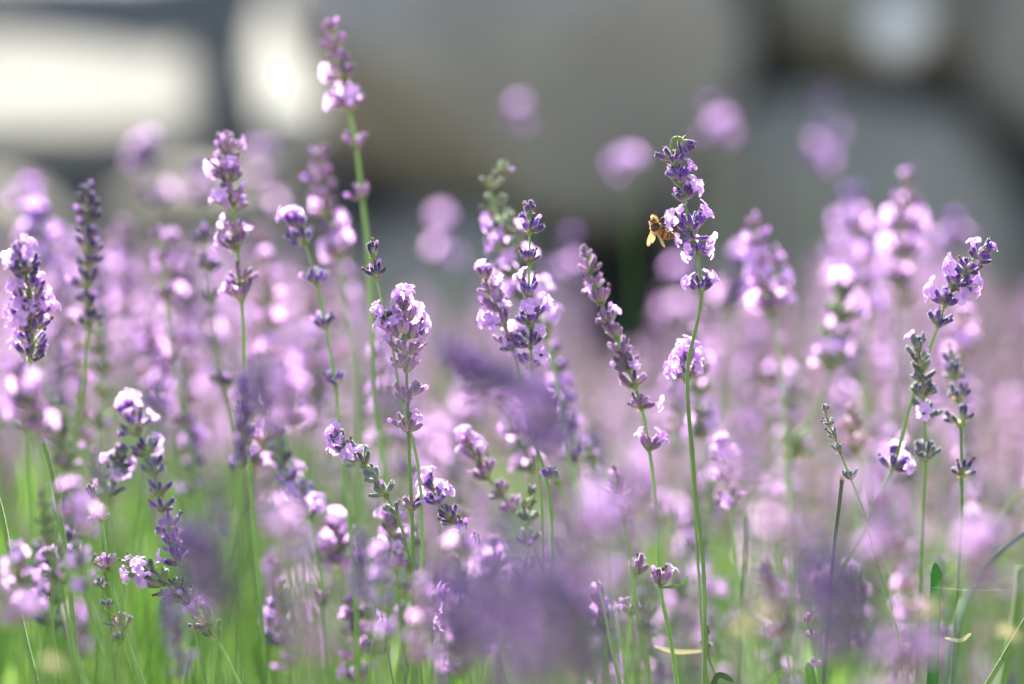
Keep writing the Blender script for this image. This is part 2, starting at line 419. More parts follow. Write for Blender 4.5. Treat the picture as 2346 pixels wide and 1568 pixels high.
M_SOIL = stone_mat('soil', (.24, .20, .15), (.33, .28, .22), (.42, .37, .30), 6)
M_BANK = stone_mat('bank earth', (.08, .09, .095), (.11, .12, .125), (.14, .15, .15), 6)  # earth coloured dark so the gaps between boulders read as shade
M_ROCK = stone_mat('grey brown boulder', (.235, .225, .20), (.29, .28, .25), (.195, .19, .17))
M_ROCKB = stone_mat('blue grey boulder', (.22, .21, .175), (.27, .26, .215), (.185, .175, .15))
M_PALE = stone_mat('pale limestone', (.165, .16, .135), (.21, .205, .17), (.13, .13, .115))
M_DISC = stone_mat('bright disc stone', (.62, .66, .68), (.70, .74, .75), (.55, .58, .60))  # paleness stands in for a bright out-of-focus spot
M_WHITE = stone_mat('white limestone', (.34, .33, .28), (.42, .41, .35), (.30, .29, .25))

def grid(name, x0, x1, y0, y1, nx, ny, hf, m, kind='structure'):
    V = [(x0+(x1-x0)*i/nx, y0+(y1-y0)*j/ny, 0) for j in range(ny+1) for i in range(nx+1)]
    V = [(x, y, hf(x, y)) for x, y, _ in V]
    F = [(j*(nx+1)+i, j*(nx+1)+i+1, (j+1)*(nx+1)+i+1, (j+1)*(nx+1)+i) for j in range(ny) for i in range(nx)]
    g = Geo().add(V, F, 0); o = obj(name, mesh(name, g, mats=[m])); o['kind'] = kind; return o
def ground_h(x, y):
    s = 0
    return s + .02*noise.noise(Vector((x*1.3, y*1.3, 0)))
V = []
ys = [-60, -20, -5, -1] + [i*.25 for i in range(0, 40)] + [12, 16, 25, 60, 200]; xs = [-200, -60, -20, -8] + [i*.4 for i in range(-14, 15)] + [8, 20, 60, 200]
V = [(x, y, ground_h(x, y)) for y in ys for x in xs]; nx = len(xs)
F = [(j*nx+i, j*nx+i+1, (j+1)*nx+i+1, (j+1)*nx+i) for j in range(len(ys)-1) for i in range(nx-1)]
gr = obj('ground', mesh('ground', Geo().add(V, F, 0), mats=[M_SOIL])); gr['kind'] = 'structure'

def bank_h(x, y): return min(1.0, max(0, (y-5.02)/.22))**.8*(1.08+.67*min(1, max(0, (x+.42)/.35))+.06*noise.noise(Vector((x*.9, 2, 0))))+.04*noise.noise(Vector((x*3, y*3, 5)))+min(1.2, max(0, y-5.3)*.12)-.03
V = []; ys = [4.95+.03*i for i in range(14)]+[5.5, 6, 7, 10, 16, 40]; xs = [-60, -20, -9]+[-6+.2*i for i in range(61)]+[9, 20, 60]; nx = len(xs)
V = [(x, y, bank_h(x, y)) for y in ys for x in xs]
F = [(j*nx+i, j*nx+i+1, (j+1)*nx+i+1, (j+1)*nx+i) for j in range(len(ys)-1) for i in range(nx-1)]
bk = obj('earth_bank', mesh('earth_bank', Geo().add(V, F, 0), mats=[M_BANK])); bk['kind'] = 'structure'
import bmesh
def ico(sub):
    bm = bmesh.new(); bmesh.ops.create_icosphere(bm, subdivisions=sub, radius=1)
    V = [v.co.copy() for v in bm.verts]; F = [tuple(v.index for v in f.verts) for f in bm.faces]; bm.free(); return V, F
ICO5 = ico(5); ICO3 = ico(3)
def boulder(px, py, rx, ry, z, m, seed, label, depth=None, box=.62, rot=0.0, name='boulder'):
    c = P(px, py, z); sx = rx*K*z; sz = ry*K*z; sy = depth or (sx+sz)*.45
    rd = random.Random(seed); so = Vector((seed*3.7, seed*1.3, 0)); V = []
    cuts = [(Vector((rd.uniform(-1, 1), rd.uniform(-1, .4), rd.uniform(-1, 1))).normalized(), rd.uniform(.78, .92)) for _ in range(7)]
    for v in ICO5[0]:
        q = Vector([math.copysign(abs(t)**box, t) for t in v]); q /= max(.001, (abs(q.x)**3+abs(q.y)**3+abs(q.z)**3)**(1/3.0))
        q = q.lerp(v, .25)
        for n_, d_ in cuts:
            e = q.dot(n_)-d_
            if e > 0: q = q-n_*e*.8
        q *= 1+.05*noise.fractal(v*2.2+so, 1, 2, 4)
        q = Vector((q.x*sx, q.y*sy, q.z*sz)); q.rotate(Quaternion((0, 1, 0), rot))
        V.append(q)
    o = obj(name, mesh(name, Geo().add(V, ICO5[1], 0), mats=[m]), M=Matrix.Translation(c))
    tag(o, label, 'boulder', 'boulders of the rockery behind the lavender'); return o
Z0 = 4.7
boulder(1165, 110, 530, 405, Z0, M_ROCK, 1, 'huge brown-grey boulder at the top centre behind the tallest spikes', rot=.25)
boulder(1975, 580, 430, 352, Z0-.1, M_ROCKB, 2, 'wide grey boulder behind the bee, its top edge sloping down to the right', rot=.18)
boulder(1968, -25, 290, 208, Z0+.1, M_ROCKB, 3, 'bluish grey boulder at the top right, between two dark gaps')
boulder(2520, 20, 300, 330, Z0, M_ROCK, 4, 'brown-grey boulder in the upper right corner', rot=.3)
boulder(2600, 760, 300, 330, Z0, M_ROCK, 5, 'boulder cut by the right edge, low behind the blurred pink spikes')
boulder(1030, 730, 330, 260, Z0-.1, M_ROCK, 6, 'grey boulder low behind the middle of the lavender')
boulder(520, 640, 330, 240, Z0, M_ROCKB, 7, 'shaded boulder under the two pale slabs')
boulder(-150, 690, 330, 290, Z0, M_ROCK, 8, 'shaded boulder at the left edge under the long pale slab')
boulder(1500, -560, 420, 240, Z0+.3, M_ROCK, 11, 'boulder above the frame over the huge centre boulder')
boulder(2200, -480, 330, 240, Z0+.3, M_ROCKB, 12, 'boulder above the frame at the right end')
boulder(2062, 66, 70, 68, Z0-.2, M_DISC, 15, 'small pale stone added for the bright disc before the top right bluish boulder', depth=.035)  # stone added to show as a bright disc, its brightness put into the colour
def slab(corners, z0, label, seed, dz=.55, m=M_PALE, cat='boulder', thick=.16):
    """pale slab whose upper face leans towards the viewer: photo corners (x, y), y mapped back in depth"""
    ys_ = [c[1] for c in corners]; ymin, ymax = min(ys_), max(ys_)
    top = [P(x, y, z0+dz*(ymax-y)/(ymax-ymin)) for x, y in corners]
    c = sum(top, Vector())/len(top); rd = random.Random(seed)
    bm = bmesh.new(); vs = [bm.verts.new(p-c) for p in top]; f = bm.faces.new(vs); f.normal_update()
    nrm = f.normal if f.normal.z > 0 else -f.normal
    r = bmesh.ops.extrude_face_region(bm, geom=[f]); vv = [e for e in r['geom'] if isinstance(e, bmesh.types.BMVert)]
    for v in vv: v.co -= Vector((0, -.02, 1))*thick
    bmesh.ops.recalc_face_normals(bm, faces=bm.faces)
    bmesh.ops.bevel(bm, geom=bm.edges[:], offset=.02, segments=3, affect='EDGES')
    bmesh.ops.triangulate(bm, faces=[q for q in bm.faces if len(q.verts) > 4])
    bmesh.ops.subdivide_edges(bm, edges=bm.edges[:], cuts=2, use_grid_fill=True)
    for v in bm.verts: v.co += Vector((1, .3, 1))*.012*noise.noise(v.co*6+Vector((seed, 0, 0)))
    V = [v.co.copy() for v in bm.verts]; bm.verts.index_update(); F = [tuple(v.index for v in q.verts) for q in bm.faces]; bm.free()
    o = obj('limestone_slab', mesh('limestone_slab', Geo().add(V, F, 0), mats=[m], smooth=False), M=Matrix.Translation(c))
    tag(o, label, cat, 'pale slabs of the rockery'); return o
slab([(-260, 318), (445, 312), (455, 95), (330, 100), (60, 62), (-260, 70)], Z0-.55, 'long pale sunlit limestone slab at the upper left', 3, .34, thick=.05)
slab([(590, 268), (748, 276), (700, 130), (622, -20), (598, -20), (572, 130)], Z0-.55, 'small bright triangular limestone slab right of the long slab', 4, .40, M_WHITE, thick=.05)
# ring of further boulders so that the rockery goes on to both sides
rd = random.Random(3)
for i, (x, zc) in enumerate([(-2.2, .35), (-2.9, .5), (-1.9, 1.0), (-2.6, 1.15), (2.1, .4), (2.9, .45), (2.3, 1.1), (3.1, 1.2), (-3.7, .4), (3.8, .5)]):
    r = rd.uniform(.33, .42); V = [Vector((v.x*r*1.1, v.y*r*.9, v.z*r*.85))*(1+.12*noise.noise(v*1.8+Vector((i*5, 0, 0)))) for v in ICO3[0]]
    o = obj('boulder', mesh('boulder', Geo().add(V, ICO3[1], 0), mats=[(M_ROCK, M_ROCKB)[i % 2]]), M=Matrix.Translation((x, 5.0, zc)))
    tag(o, ('rounded brown-grey ', 'rounded bluish ')[i % 2]+'boulder beyond the '+('left' if x < 0 else 'right')+' side, '+('upper' if zc > .8 else 'lower')+' row, '+('nearest' if abs(x) < 2.4 else 'farthest' if abs(x) > 3.5 else 'further')+' from the picture', 'boulder', 'rockery boulders outside the frame')

# ---------------------------------------------------------------- the traced lavender
T = traced
# the visited spike: hooked tip, flowers, bee
H1 = [(1560, 321), (1552, 315), (1541, 321), (1538, 345), (1545, 375), (1553, 405), (1566, 455), (1578, 505), (1592, 560), (1602, 610), (1606, 660), (1603, 710), (1590, 770), (1577, 830), (1575, 890), (1579, 960), (1586, 1030), (1592, 1120)]
T('tall lavender spike with the hooked tip that the bee is visiting', H1, 0,
  [(1560, 320, 66, 0), (1542, 376, 76, 0), (1545, 395, 50, 0), (1553, 420, 72, 0, [(35, .4)]), (1563, 457, 76, 0, [(30, .5), (48, .9)]), (1580, 527, 88, 0, [(-40, .2), (-62, .5), (33, .1), (48, .4)]), (1586, 546, 60, 0, [(-110, .5), (100, .5)]), (1594, 578, 50, .1, [(-75, 1.2), (70, .9), (-125, .8), (112, .6)]), (1606, 666, 62, 0, [(-48, .1), (38, .0), (-65, .4), (52, .3)])], tint='purple', rbase=.85, rtip=.6)
T('right-hand spike leaning to the right with dark buds at its tip and lilac flowers', [(2262, 570), (2238, 592), (2215, 625), (2190, 655), (2165, 700), (2150, 745), (2130, 800), (2085, 930), (2050, 1060), (2010, 1140), (1985, 1210)], 1,
  [(2255, 578, 60, .05), (2236, 598, 78, .1), (2214, 626, 80, .05, [(-60, .4), (-80, .7)]), (2188, 660, 84, .05, [(70, .3), (95, .5)]), (2165, 696, 78, .1, [(-40, .2), (-75, .6), (60, 1.2)]), (2153, 744, 80, 0), (2046, 1072, 100, .45)], b2=8)
T('spike of grey-green buds with a pale flower on its tip, left of the dark-topped spike', [(2105, 785), (2108, 830), (2114, 870), (2117, 930), (2120, 1050), (2118, 1120), (2112, 1250), (2108, 1370)], 4,
  [(2106, 800, 64, 0, [(-40, .3)]), (2108, 830, 78, .02), (2112, 866, 78, 0), (2115, 905, 80, .05), (2117, 950, 90, .25), (2121, 1048, 90, .2)], tint='grey', b2=9)
T('dark-topped spike with purple whorls right of the grey-green one', [(2180, 825), (2188, 870), (2196, 920), (2200, 975), (2203, 1085), (2203, 1200), (2194, 1350), (2182, 1568)], 13,
  [(2182, 835, 70, 0), (2187, 862, 72, 0), (2195, 915, 80, 0), (2200, 972, 92, .02), (2203, 1088, 68, .02)], tint='dark', b2=1, detail=2)
T('long spike leaning left with mauve buds and open flowers on its lowest whorl', [(1342, 585), (1358, 640), (1380, 700), (1402, 750), (1430, 820), (1452, 880), (1471, 940), (1480, 985), (1487, 1030), (1497, 1100), (1506, 1200), (1510, 1300), (1517, 1370), (1535, 1460), (1552, 1568)], 7,
  [(1342, 592, 56, 0), (1350, 622, 64, .02), (1362, 655, 68, .05), (1378, 695, 72, .2), (1396, 738, 76, .1), (1410, 775, 72, .05), (1426, 812, 76, .05), (1440, 846, 80, .05), (1455, 882, 84, .12), (1470, 936, 64, 0, [(75, .5)]), (1486, 1030, 66, 0, [(-30, .1), (35, .2), (60, .6)])], tint='mauve', b2=2)
T('upright spike with a spiky dark purple head in the centre', [(1214, 465), (1213, 520), (1213, 590), (1212, 670), (1213, 740), (1215, 800), (1222, 900), (1232, 1050), (1240, 1150), (1246, 1300), (1250, 1568)], 3,
  [(1213, 490, 56, 0), (1213, 530, 76, 0), (1213, 600, 62, 0), (1212, 680, 74, .05), (1213, 742, 90, .45), (1215, 790, 90, .5), (1218, 845, 90, .4)], tint='purple', b2=6, rbase=.6)
T('soft spike arching left behind the centre spike with bright pink flowers', [(1150, 385), (1122, 425), (1140, 480), (1162, 530), (1185, 600), (1215, 690), (1260, 800), (1290, 1000)], 17,
  [(1148, 395, 50, 0), (1120, 432, 64, .0), (1143, 480, 74, .1), (1160, 530, 90, .7), (1178, 580, 95, .8), (1200, 640, 100, .8), (1225, 700, 105, .8), (1250, 765, 100, .7)], tint='green', detail=1)
T('spike with two pale flowers at its tip left of the centre spike', [(1108, 612), (1118, 655), (1132, 690), (1150, 730), (1165, 775), (1185, 840), (1205, 950)], 6,
  [(1110, 640, 54, .5), (1122, 668, 66, .1), (1140, 705, 80, .1), (1155, 745, 86, .35), (1170, 800, 90, .5)], tint='mauve')
T('stem with two whorls of nearly black spent buds above the lilac cluster', [(848, 568), (855, 590), (862, 635), (872, 680), (885, 730), (900, 800), (915, 900)], 1,
  [(852, 590, 62, 0), (861, 640, 66, 0), (890, 740, 74, .5)], tint='dark', rbase=.7)
T('dense lilac spike at centre left on a straight bright green stem', [(928, 690), (925, 740), (928, 800), (932, 880), (935, 960), (938, 1060), (943, 1165), (946, 1260), (949, 1400), (954, 1568)], 1,
  [(927, 706, 70, .45), (926, 740, 116, .9), (927, 775, 144, .9), (929, 808, 130, .6), (932, 845, 84, .2), (935, 915, 90, .2), (936, 985, 90, .1), (943, 1168, 66, 0)], tint='mauve', rbase=1.0)
T('spike leaning far left with lilac flowers on its tip and grey buds below', [(780, 1008), (803, 1035), (830, 1063), (862, 1100), (890, 1145), (912, 1190), (935, 1265), (952, 1400), (960, 1500)], 1,
  [(786, 1015, 66, .8), (806, 1040, 74, .7), (832, 1064, 78, .45), (860, 1100, 74, 0), (885, 1135, 74, 0), (908, 1178, 70, 0)], tint='grey', rbase=.65)
T('upright soft spike at left with pink flowers near its top and spaced whorls', [(516, 318), (521, 360), (524, 400), (532, 450), (540, 540), (548, 640), (558, 760), (562, 950), (572, 1080), (590, 1300), (602, 1450), (618, 1568)], 12,
  [(516, 332, 60, .1), (519, 355, 72, .1), (523, 392, 98, .4), (526, 415, 92, .5), (532, 455, 78, .05), (535, 475, 84, .5), (540, 545, 74, .1), (542, 570, 76, .15), (549, 650, 84, .2), (552, 685, 84, .3), (562, 950, 56, 0)], tint='mauve', detail=2, b2=5)
T('tallest spike, reaching towards the top edge beside the white slab', [(757, 58), (772, 110), (783, 165), (796, 225), (808, 290), (818, 350), (829, 445), (842, 560), (850, 700), (860, 900)], 19,
  [(762, 72, 56, 0), (772, 108, 66, 0), (778, 140, 60, 0), (785, 188, 84, .5), (802, 252, 90, .65), (816, 335, 68, .05), (829, 455, 60, .02)], tint='mauve', detail=1, rbase=1.2)
T('soft mauve spike just left of the tallest stem', [(734, 362), (736, 420), (745, 470), (760, 520), (778, 580), (790, 700)], 28,
  [(735, 375, 66, .1), (737, 415, 70, .1), (744, 450, 74, .1), (755, 492, 80, .6), (773, 540, 85, .8), (782, 590, 85, .8)], tint='mauve')
T('rounded lilac flower head over a long stem with dark whorls', [(683, 512), (700, 560), (718, 620), (735, 690), (752, 780), (768, 880), (776, 960), (790, 1100), (810, 1300), (820, 1568)], 11,
  [(685, 525, 84, .4), (700, 556, 96, .5), (726, 650, 72, .1), (748, 750, 70, .1), (768, 880, 66, 0)], tint='purple', detail=2)
T('thick deep purple spike at the left edge', [(48, 592), (62, 640), (70, 700), (75, 760), (70, 830), (72, 900), (95, 1000), (118, 1080), (140, 1200), (158, 1330), (180, 1568)], -7,
  [(50, 600, 78, .5), (56, 622, 96, .6), (62, 645, 108, .8), (66, 670, 116, .8), (69, 697, 120, .8), (72, 726, 120, .8), (74, 756, 116, .8), (74, 788, 108, .7), (72, 824, 100, .6)], tint='purple', detail=2, b2=2, rbase=1.0)
T('bright pink blurred spike below the deep purple one', [(45, 850), (60, 900), (80, 960), (85, 1010), (100, 1100)], -30,
  [(50, 880, 90, .9), (62, 920, 95, .9), (80, 965, 95, .9), (85, 1000, 90, .9)], tint='mauve')
T('dark slender spike with no flowers in the upper left', [(200, 430), (203, 500), (205, 560), (203, 620), (200, 680), (205, 730), (190, 880), (178, 960)], -16,
  [], auto=(740, 74, .04, .5), tint='dark')
T('spike leaning left with pink flowers on top and sharp dark buds lower down', [(292, 945), (318, 1000), (345, 1060), (362, 1120), (372, 1170), (390, 1225), (410, 1290), (430, 1360), (455, 1480), (470, 1568)], 12,
  [(296, 958, 90, .6), (312, 995, 96, .6), (335, 1040, 90, .5), (352, 1085, 76, .05), (364, 1130, 74, 0), (372, 1168, 72, 0), (388, 1212, 76, .02), (400, 1255, 78, .15), (408, 1290, 80, .4)], tint='purple', detail=2, b2=-2)
T('nearly horizontal spike at lower left with pale green buds and small flowers', [(302, 1292), (340, 1315), (375, 1338), (410, 1360), (445, 1385), (475, 1425), (500, 1470), (550, 1568)], 0,
  [(312, 1298, 62, .15), (340, 1318, 78, .3), (370, 1337, 84, .25), (404, 1358, 84, .2), (440, 1384, 78, .25), (474, 1428, 80, .3), (490, 1462, 80, .1)], tint='green', rbase=.6)
T('spike of brownish buds at lower left whose stem runs past a low whorl', [(208, 1120), (222, 1160), (238, 1230), (248, 1310), (262, 1370), (282, 1440), (302, 1500), (328, 1568)], 3,
  [(210, 1140, 50, 0), (228, 1190, 52, 0), (247, 1300, 68, 0), (281, 1440, 66, 0)], tint='mauve', rbase=1.0)
T('thin stem with dry whorls beside the brownish-budded spike', [(215, 1280), (225, 1320), (240, 1370), (255, 1410), (275, 1472), (292, 1510), (318, 1580)], 5,
  [(218, 1295, 46, 0), (232, 1345, 46, 0), (248, 1390, 46, 0), (275, 1470, 50, 0)], tint='dark', rbase=.6)
T('slender young spike with five separate green bud whorls', [(1889, 930), (1896, 965), (1912, 1000), (1924, 1035), (1947, 1092), (1965, 1135), (1985, 1190), (2000, 1260)], 1,
  [(1890, 945, 34, 0), (1896, 976, 38, 0), (1911, 1004, 44, 0), (1923, 1038, 42, 0), (1947, 1096, 46, 0)], tint='grey', rbase=.5)
T('dry spike with curled brown tips and two whorls at bottom centre right', [(1458, 1275), (1457, 1310), (1450, 1360), (1445, 1400), (1440, 1480), (1433, 1568)], 3,
  [(1456, 1316, 84, 0), (1445, 1404, 76, 0)], tint='mauve', rbase=.95)
T('single whorl of purple buds on a slanting stem at centre', [(1266, 1078), (1275, 1102), (1300, 1150), (1335, 1240), (1375, 1360), (1400, 1480), (1420, 1568)], 2,
  [(1275, 1108, 78, .05)], tint='purple', rbase=.75)
T('short grey-green budded shoot at the bottom right of centre', [(1617, 1432), (1620, 1460), (1621, 1500), (1640, 1552), (1650, 1600)], 6,
  [(1618, 1455, 36, 0), (1621, 1492, 52, 0)], tint='green', rbase=.5)
T('small lilac bud tip above the blurred lower right flowers', [(1850, 1412), (1855, 1440), (1862, 1475), (1872, 1530), (1880, 1600)], 4,
  [(1851, 1428, 42, .1), (1857, 1462, 38, 0), (1870, 1525, 36, 0)], tint='mauve', rbase=.5)
T('pair of dull mauve tips in front of the long leaning spike', [(1410, 1095), (1420, 1150), (1440, 1250), (1460, 1400)], -9,
  [(1410, 1112, 66, .05), (1416, 1145, 76, .2), (1425, 1190, 80, .3)], tint='mauve')
T('spike leaning left with pink flowers in the middle below the dark blur', [(1075, 1020), (1095, 1055), (1125, 1105), (1160, 1150), (1195, 1190), (1240, 1300)], 11,
  [(1078, 1030, 66, .8), (1095, 1062, 76, .7), (1115, 1095, 80, .4), (1145, 1135, 70, .05), (1175, 1170, 66, 0)], tint='mauve')
T('leaning spike with a pink head right of the bright green stem', [(985, 1112), (1010, 1155), (1040, 1195), (1070, 1235), (1098, 1275), (1120, 1350), (1140, 1480)], 4,
  [(988, 1120, 62, .6), (1008, 1152, 76, .5), (1036, 1195, 72, .15), (1064, 1230, 66, 0), (1092, 1262, 72, 0)], tint='purple')
T('compact violet flower cluster low in the middle', [(1035, 1385), (1048, 1420), (1062, 1465), (1080, 1568)], 3,
  [(1036, 1398, 80, .7), (1048, 1432, 88, .8), (1060, 1470, 84, .6)], tint='purple')
T('soft spike with dark tip and pink flowers left of the leaning grey one', [(635, 985), (640, 1040), (662, 1095), (690, 1140), (712, 1195), (730, 1300), (740, 1450)], 16,
  [(636, 1000, 56, 0), (639, 1040, 60, 0), (650, 1070, 66, .02), (668, 1105, 76, .4), (690, 1145, 86, .8), (708, 1185, 86, .8)], tint='purple', detail=1)
T('slim pale spike of spaced whorls between the dark and the upright soft spike', [(358, 530), (372, 600), (380, 700), (395, 830), (425, 970), (450, 1120), (480, 1350)], 24,
  [(360, 545, 50, .05), (370, 600, 56, .05), (378, 680, 56, .05), (395, 832, 48, 0), (425, 975, 56, 0)], tint='mauve')
T('stem with three dark spiky whorls left of the upright soft spike', [(465, 540), (478, 620), (495, 780), (512, 880), (535, 990), (552, 1078), (575, 1250), (600, 1450)], 22,
  [(465, 555, 74, .02), (476, 620, 66, 0), (485, 690, 60, 0), (512, 885, 70, 0), (552, 1078, 74, 0)], tint='dark')
T('soft pink spike behind and right of the visited spike', [(1725, 505), (1738, 580), (1755, 650), (1768, 720), (1790, 830), (1800, 1000)], 27,
  [(1727, 520, 60, .1), (1735, 565, 70, .3), (1748, 615, 80, .5), (1760, 665, 90, .6), (1768, 715, 95, .6)], tint='mauve')
T('broad pink blurred spike over a large open whorl', [(1930, 670), (1922, 750), (1900, 860), (1870, 940), (1822, 1030), (1800, 1110), (1782, 1300), (1768, 1568)], 30,
  [(1932, 690, 110, .8), (1925, 735, 120, .8), (1915, 785, 120, .7), (1900, 840, 110, .6), (1820, 1035, 96, .1)], tint='green', rbase=1.1)
T('soft pinkish spike behind the right-hand leaning one', [(2080, 410), (2082, 480), (2070, 560), (2062, 640), (2055, 720), (2050, 900)], 38,
  [(2080, 425, 66, .2), (2082, 475, 72, .3), (2075, 530, 90, .5), (2068, 590, 95, .7), (2060, 660, 100, .7)], tint='mauve')
T('bright pinkish-white whorl low on the stem of the visited spike', [(1572, 800), (1572, 835), (1572, 870), (1574, 900), (1580, 1000), (1590, 1150)], 5,
  [(1572, 842, 84, 2), (1572, 868, 96, 2)], tint='mauve', detail=2, rbase=.7)
T('violet-tipped sprig with one open flower growing at the leaning long stem', [(1512, 1328), (1514, 1345), (1518, 1380), (1535, 1460), (1550, 1568)], 1,
  [(1513, 1340, 70, 0, [(40, .2)])], tint='mauve', rbase=.6)
T('lilac flower head low between the two dry whorls and the violet cluster', [(1370, 1370), (1378, 1410), (1385, 1470), (1395, 1568)], 9,
  [(1372, 1385, 80, .6), (1380, 1425, 90, .7), (1384, 1460, 80, .5)], tint='mauve')
T('leaf-topped lilac head in the lower left of the straight green stem', [(768, 1215), (775, 1260), (785, 1330), (790, 1450)], 18,
  [(768, 1225, 76, .7), (773, 1262, 86, .8), (778, 1300, 80, .7)], tint='mauve')
T('white-pink flower head just left of the straight green stem', [(900, 1210), (905, 1250), (910, 1330), (920, 1450)], 9,
  [(900, 1225, 84, .9), (905, 1262, 96, .9), (908, 1300, 80, .5)], tint='mauve', detail=2)
T('soft brownish bud spike low at left of centre', [(845, 1400), (850, 1450), (860, 1500), (870, 1600)], 15,
  [(845, 1420, 70, .3), (850, 1455, 78, .5), (858, 1500, 76, .4)], tint='mauve')
T('small dull whorl behind the stems at lower left of centre', [(735, 1375), (737, 1395), (742, 1450), (750, 1568)], 14, [(735, 1388, 62, 0)], tint='mauve')
# tall ones far behind, turned into discs by the lens
FAR = [('big pale purple disc right of the visited spike, doubled', [(1640, 262), (1655, 330), (1662, 500)], 84, [(1640, 262, 48, .9), (1655, 305, 64, .95), (1655, 330, 60, .8)]),
       ('lone purple disc left of the visited spike', [(1430, 380), (1440, 400), (1445, 560)], 80, [(1420, 380, 50, .9), (1442, 398, 64, .9)]),
       ('pink disc of a blurred spike standing high at the upper centre', [(1188, 270), (1190, 300), (1195, 500)], 86, [(1188, 272, 56, .6), (1190, 300, 40, .3)]),
       ('double blurred spike high at the right, greyish above and pink below', [(1888, 240), (1885, 320), (1865, 390), (1860, 560)], 86, [(1888, 245, 48, .1), (1885, 320, 66, .5), (1868, 365, 66, .9), (1862, 395, 66, .9)]),
       ('glowing pink blur at the upper left under the pale slab', [(335, 350), (342, 390), (365, 480), (370, 640)], 70, [(335, 350, 56, .5), (342, 382, 74, .95), (345, 402, 70, .9), (368, 460, 60, .2)]),
       ('small pink disc at the far left below the long slab', [(62, 440), (62, 470), (66, 600)], 62, [(62, 445, 50, .9), (62, 470, 50, .8)]),
       ('round pink disc behind the upright soft spike', [(468, 420), (470, 460), (475, 600)], 72, [(468, 425, 58, .8), (470, 450, 50, .6)]),
       ('wide dim mauve blur left of the tallest stem', [(605, 370), (610, 430), (615, 500), (620, 640)], 84, [(605, 375, 70, .6), (610, 430, 80, .6), (614, 490, 80, .6)]),
       ('pink disc behind the right-hand leaning spike', [(2180, 530), (2185, 580), (2190, 720)], 64, [(2180, 540, 70, .9), (2185, 575, 70, .8)]),
       ('tall pink column of discs left of the right-hand spikes', [(1950, 470), (1945, 540), (1940, 620), (1935, 800)], 62, [(1950, 480, 80, .7), (1945, 530, 90, .7), (1942, 590, 90, .8), (1938, 650, 90, .8)]),
       ('large faint pink disc under the bee', [(1560, 640), (1555, 740), (1550, 900)], 82, [(1560, 650, 90, .8), (1555, 730, 90, .8)]),
       ('wide pink disc right below the flower visited by the bee', [(1690, 620), (1680, 680), (1670, 860)], 55, [(1690, 620, 110, .9), (1682, 665, 120, .9), (1676, 700, 110, .8)]),
       ('pale pink discs left of centre at the foot of the grey boulder', [(1015, 520), (1012, 600), (1010, 760)], 86, [(1015, 530, 80, .6), (1012, 600, 90, .7)]),
       ('rose disc between the centre spikes and the long leaning one', [(1300, 560), (1305, 640), (1310, 800)], 78, [(1300, 575, 90, .7), (1305, 640, 100, .8)]),
       ('pink blur at the far left over the deep purple spike', [(85, 510), (90, 560), (95, 720)], 42, [(85, 520, 80, .8), (90, 560, 90, .9), (95, 610, 90, .9)])]
for lab, pts, b, ws in FAR:
    T(lab, pts, b, [(x, y, w_*1.15, max(o, .6) if o > .4 else o) for x, y, w_, o in ws], tint='purple', detail=1, rbase=.5, group='tall spikes blurred to discs behind')
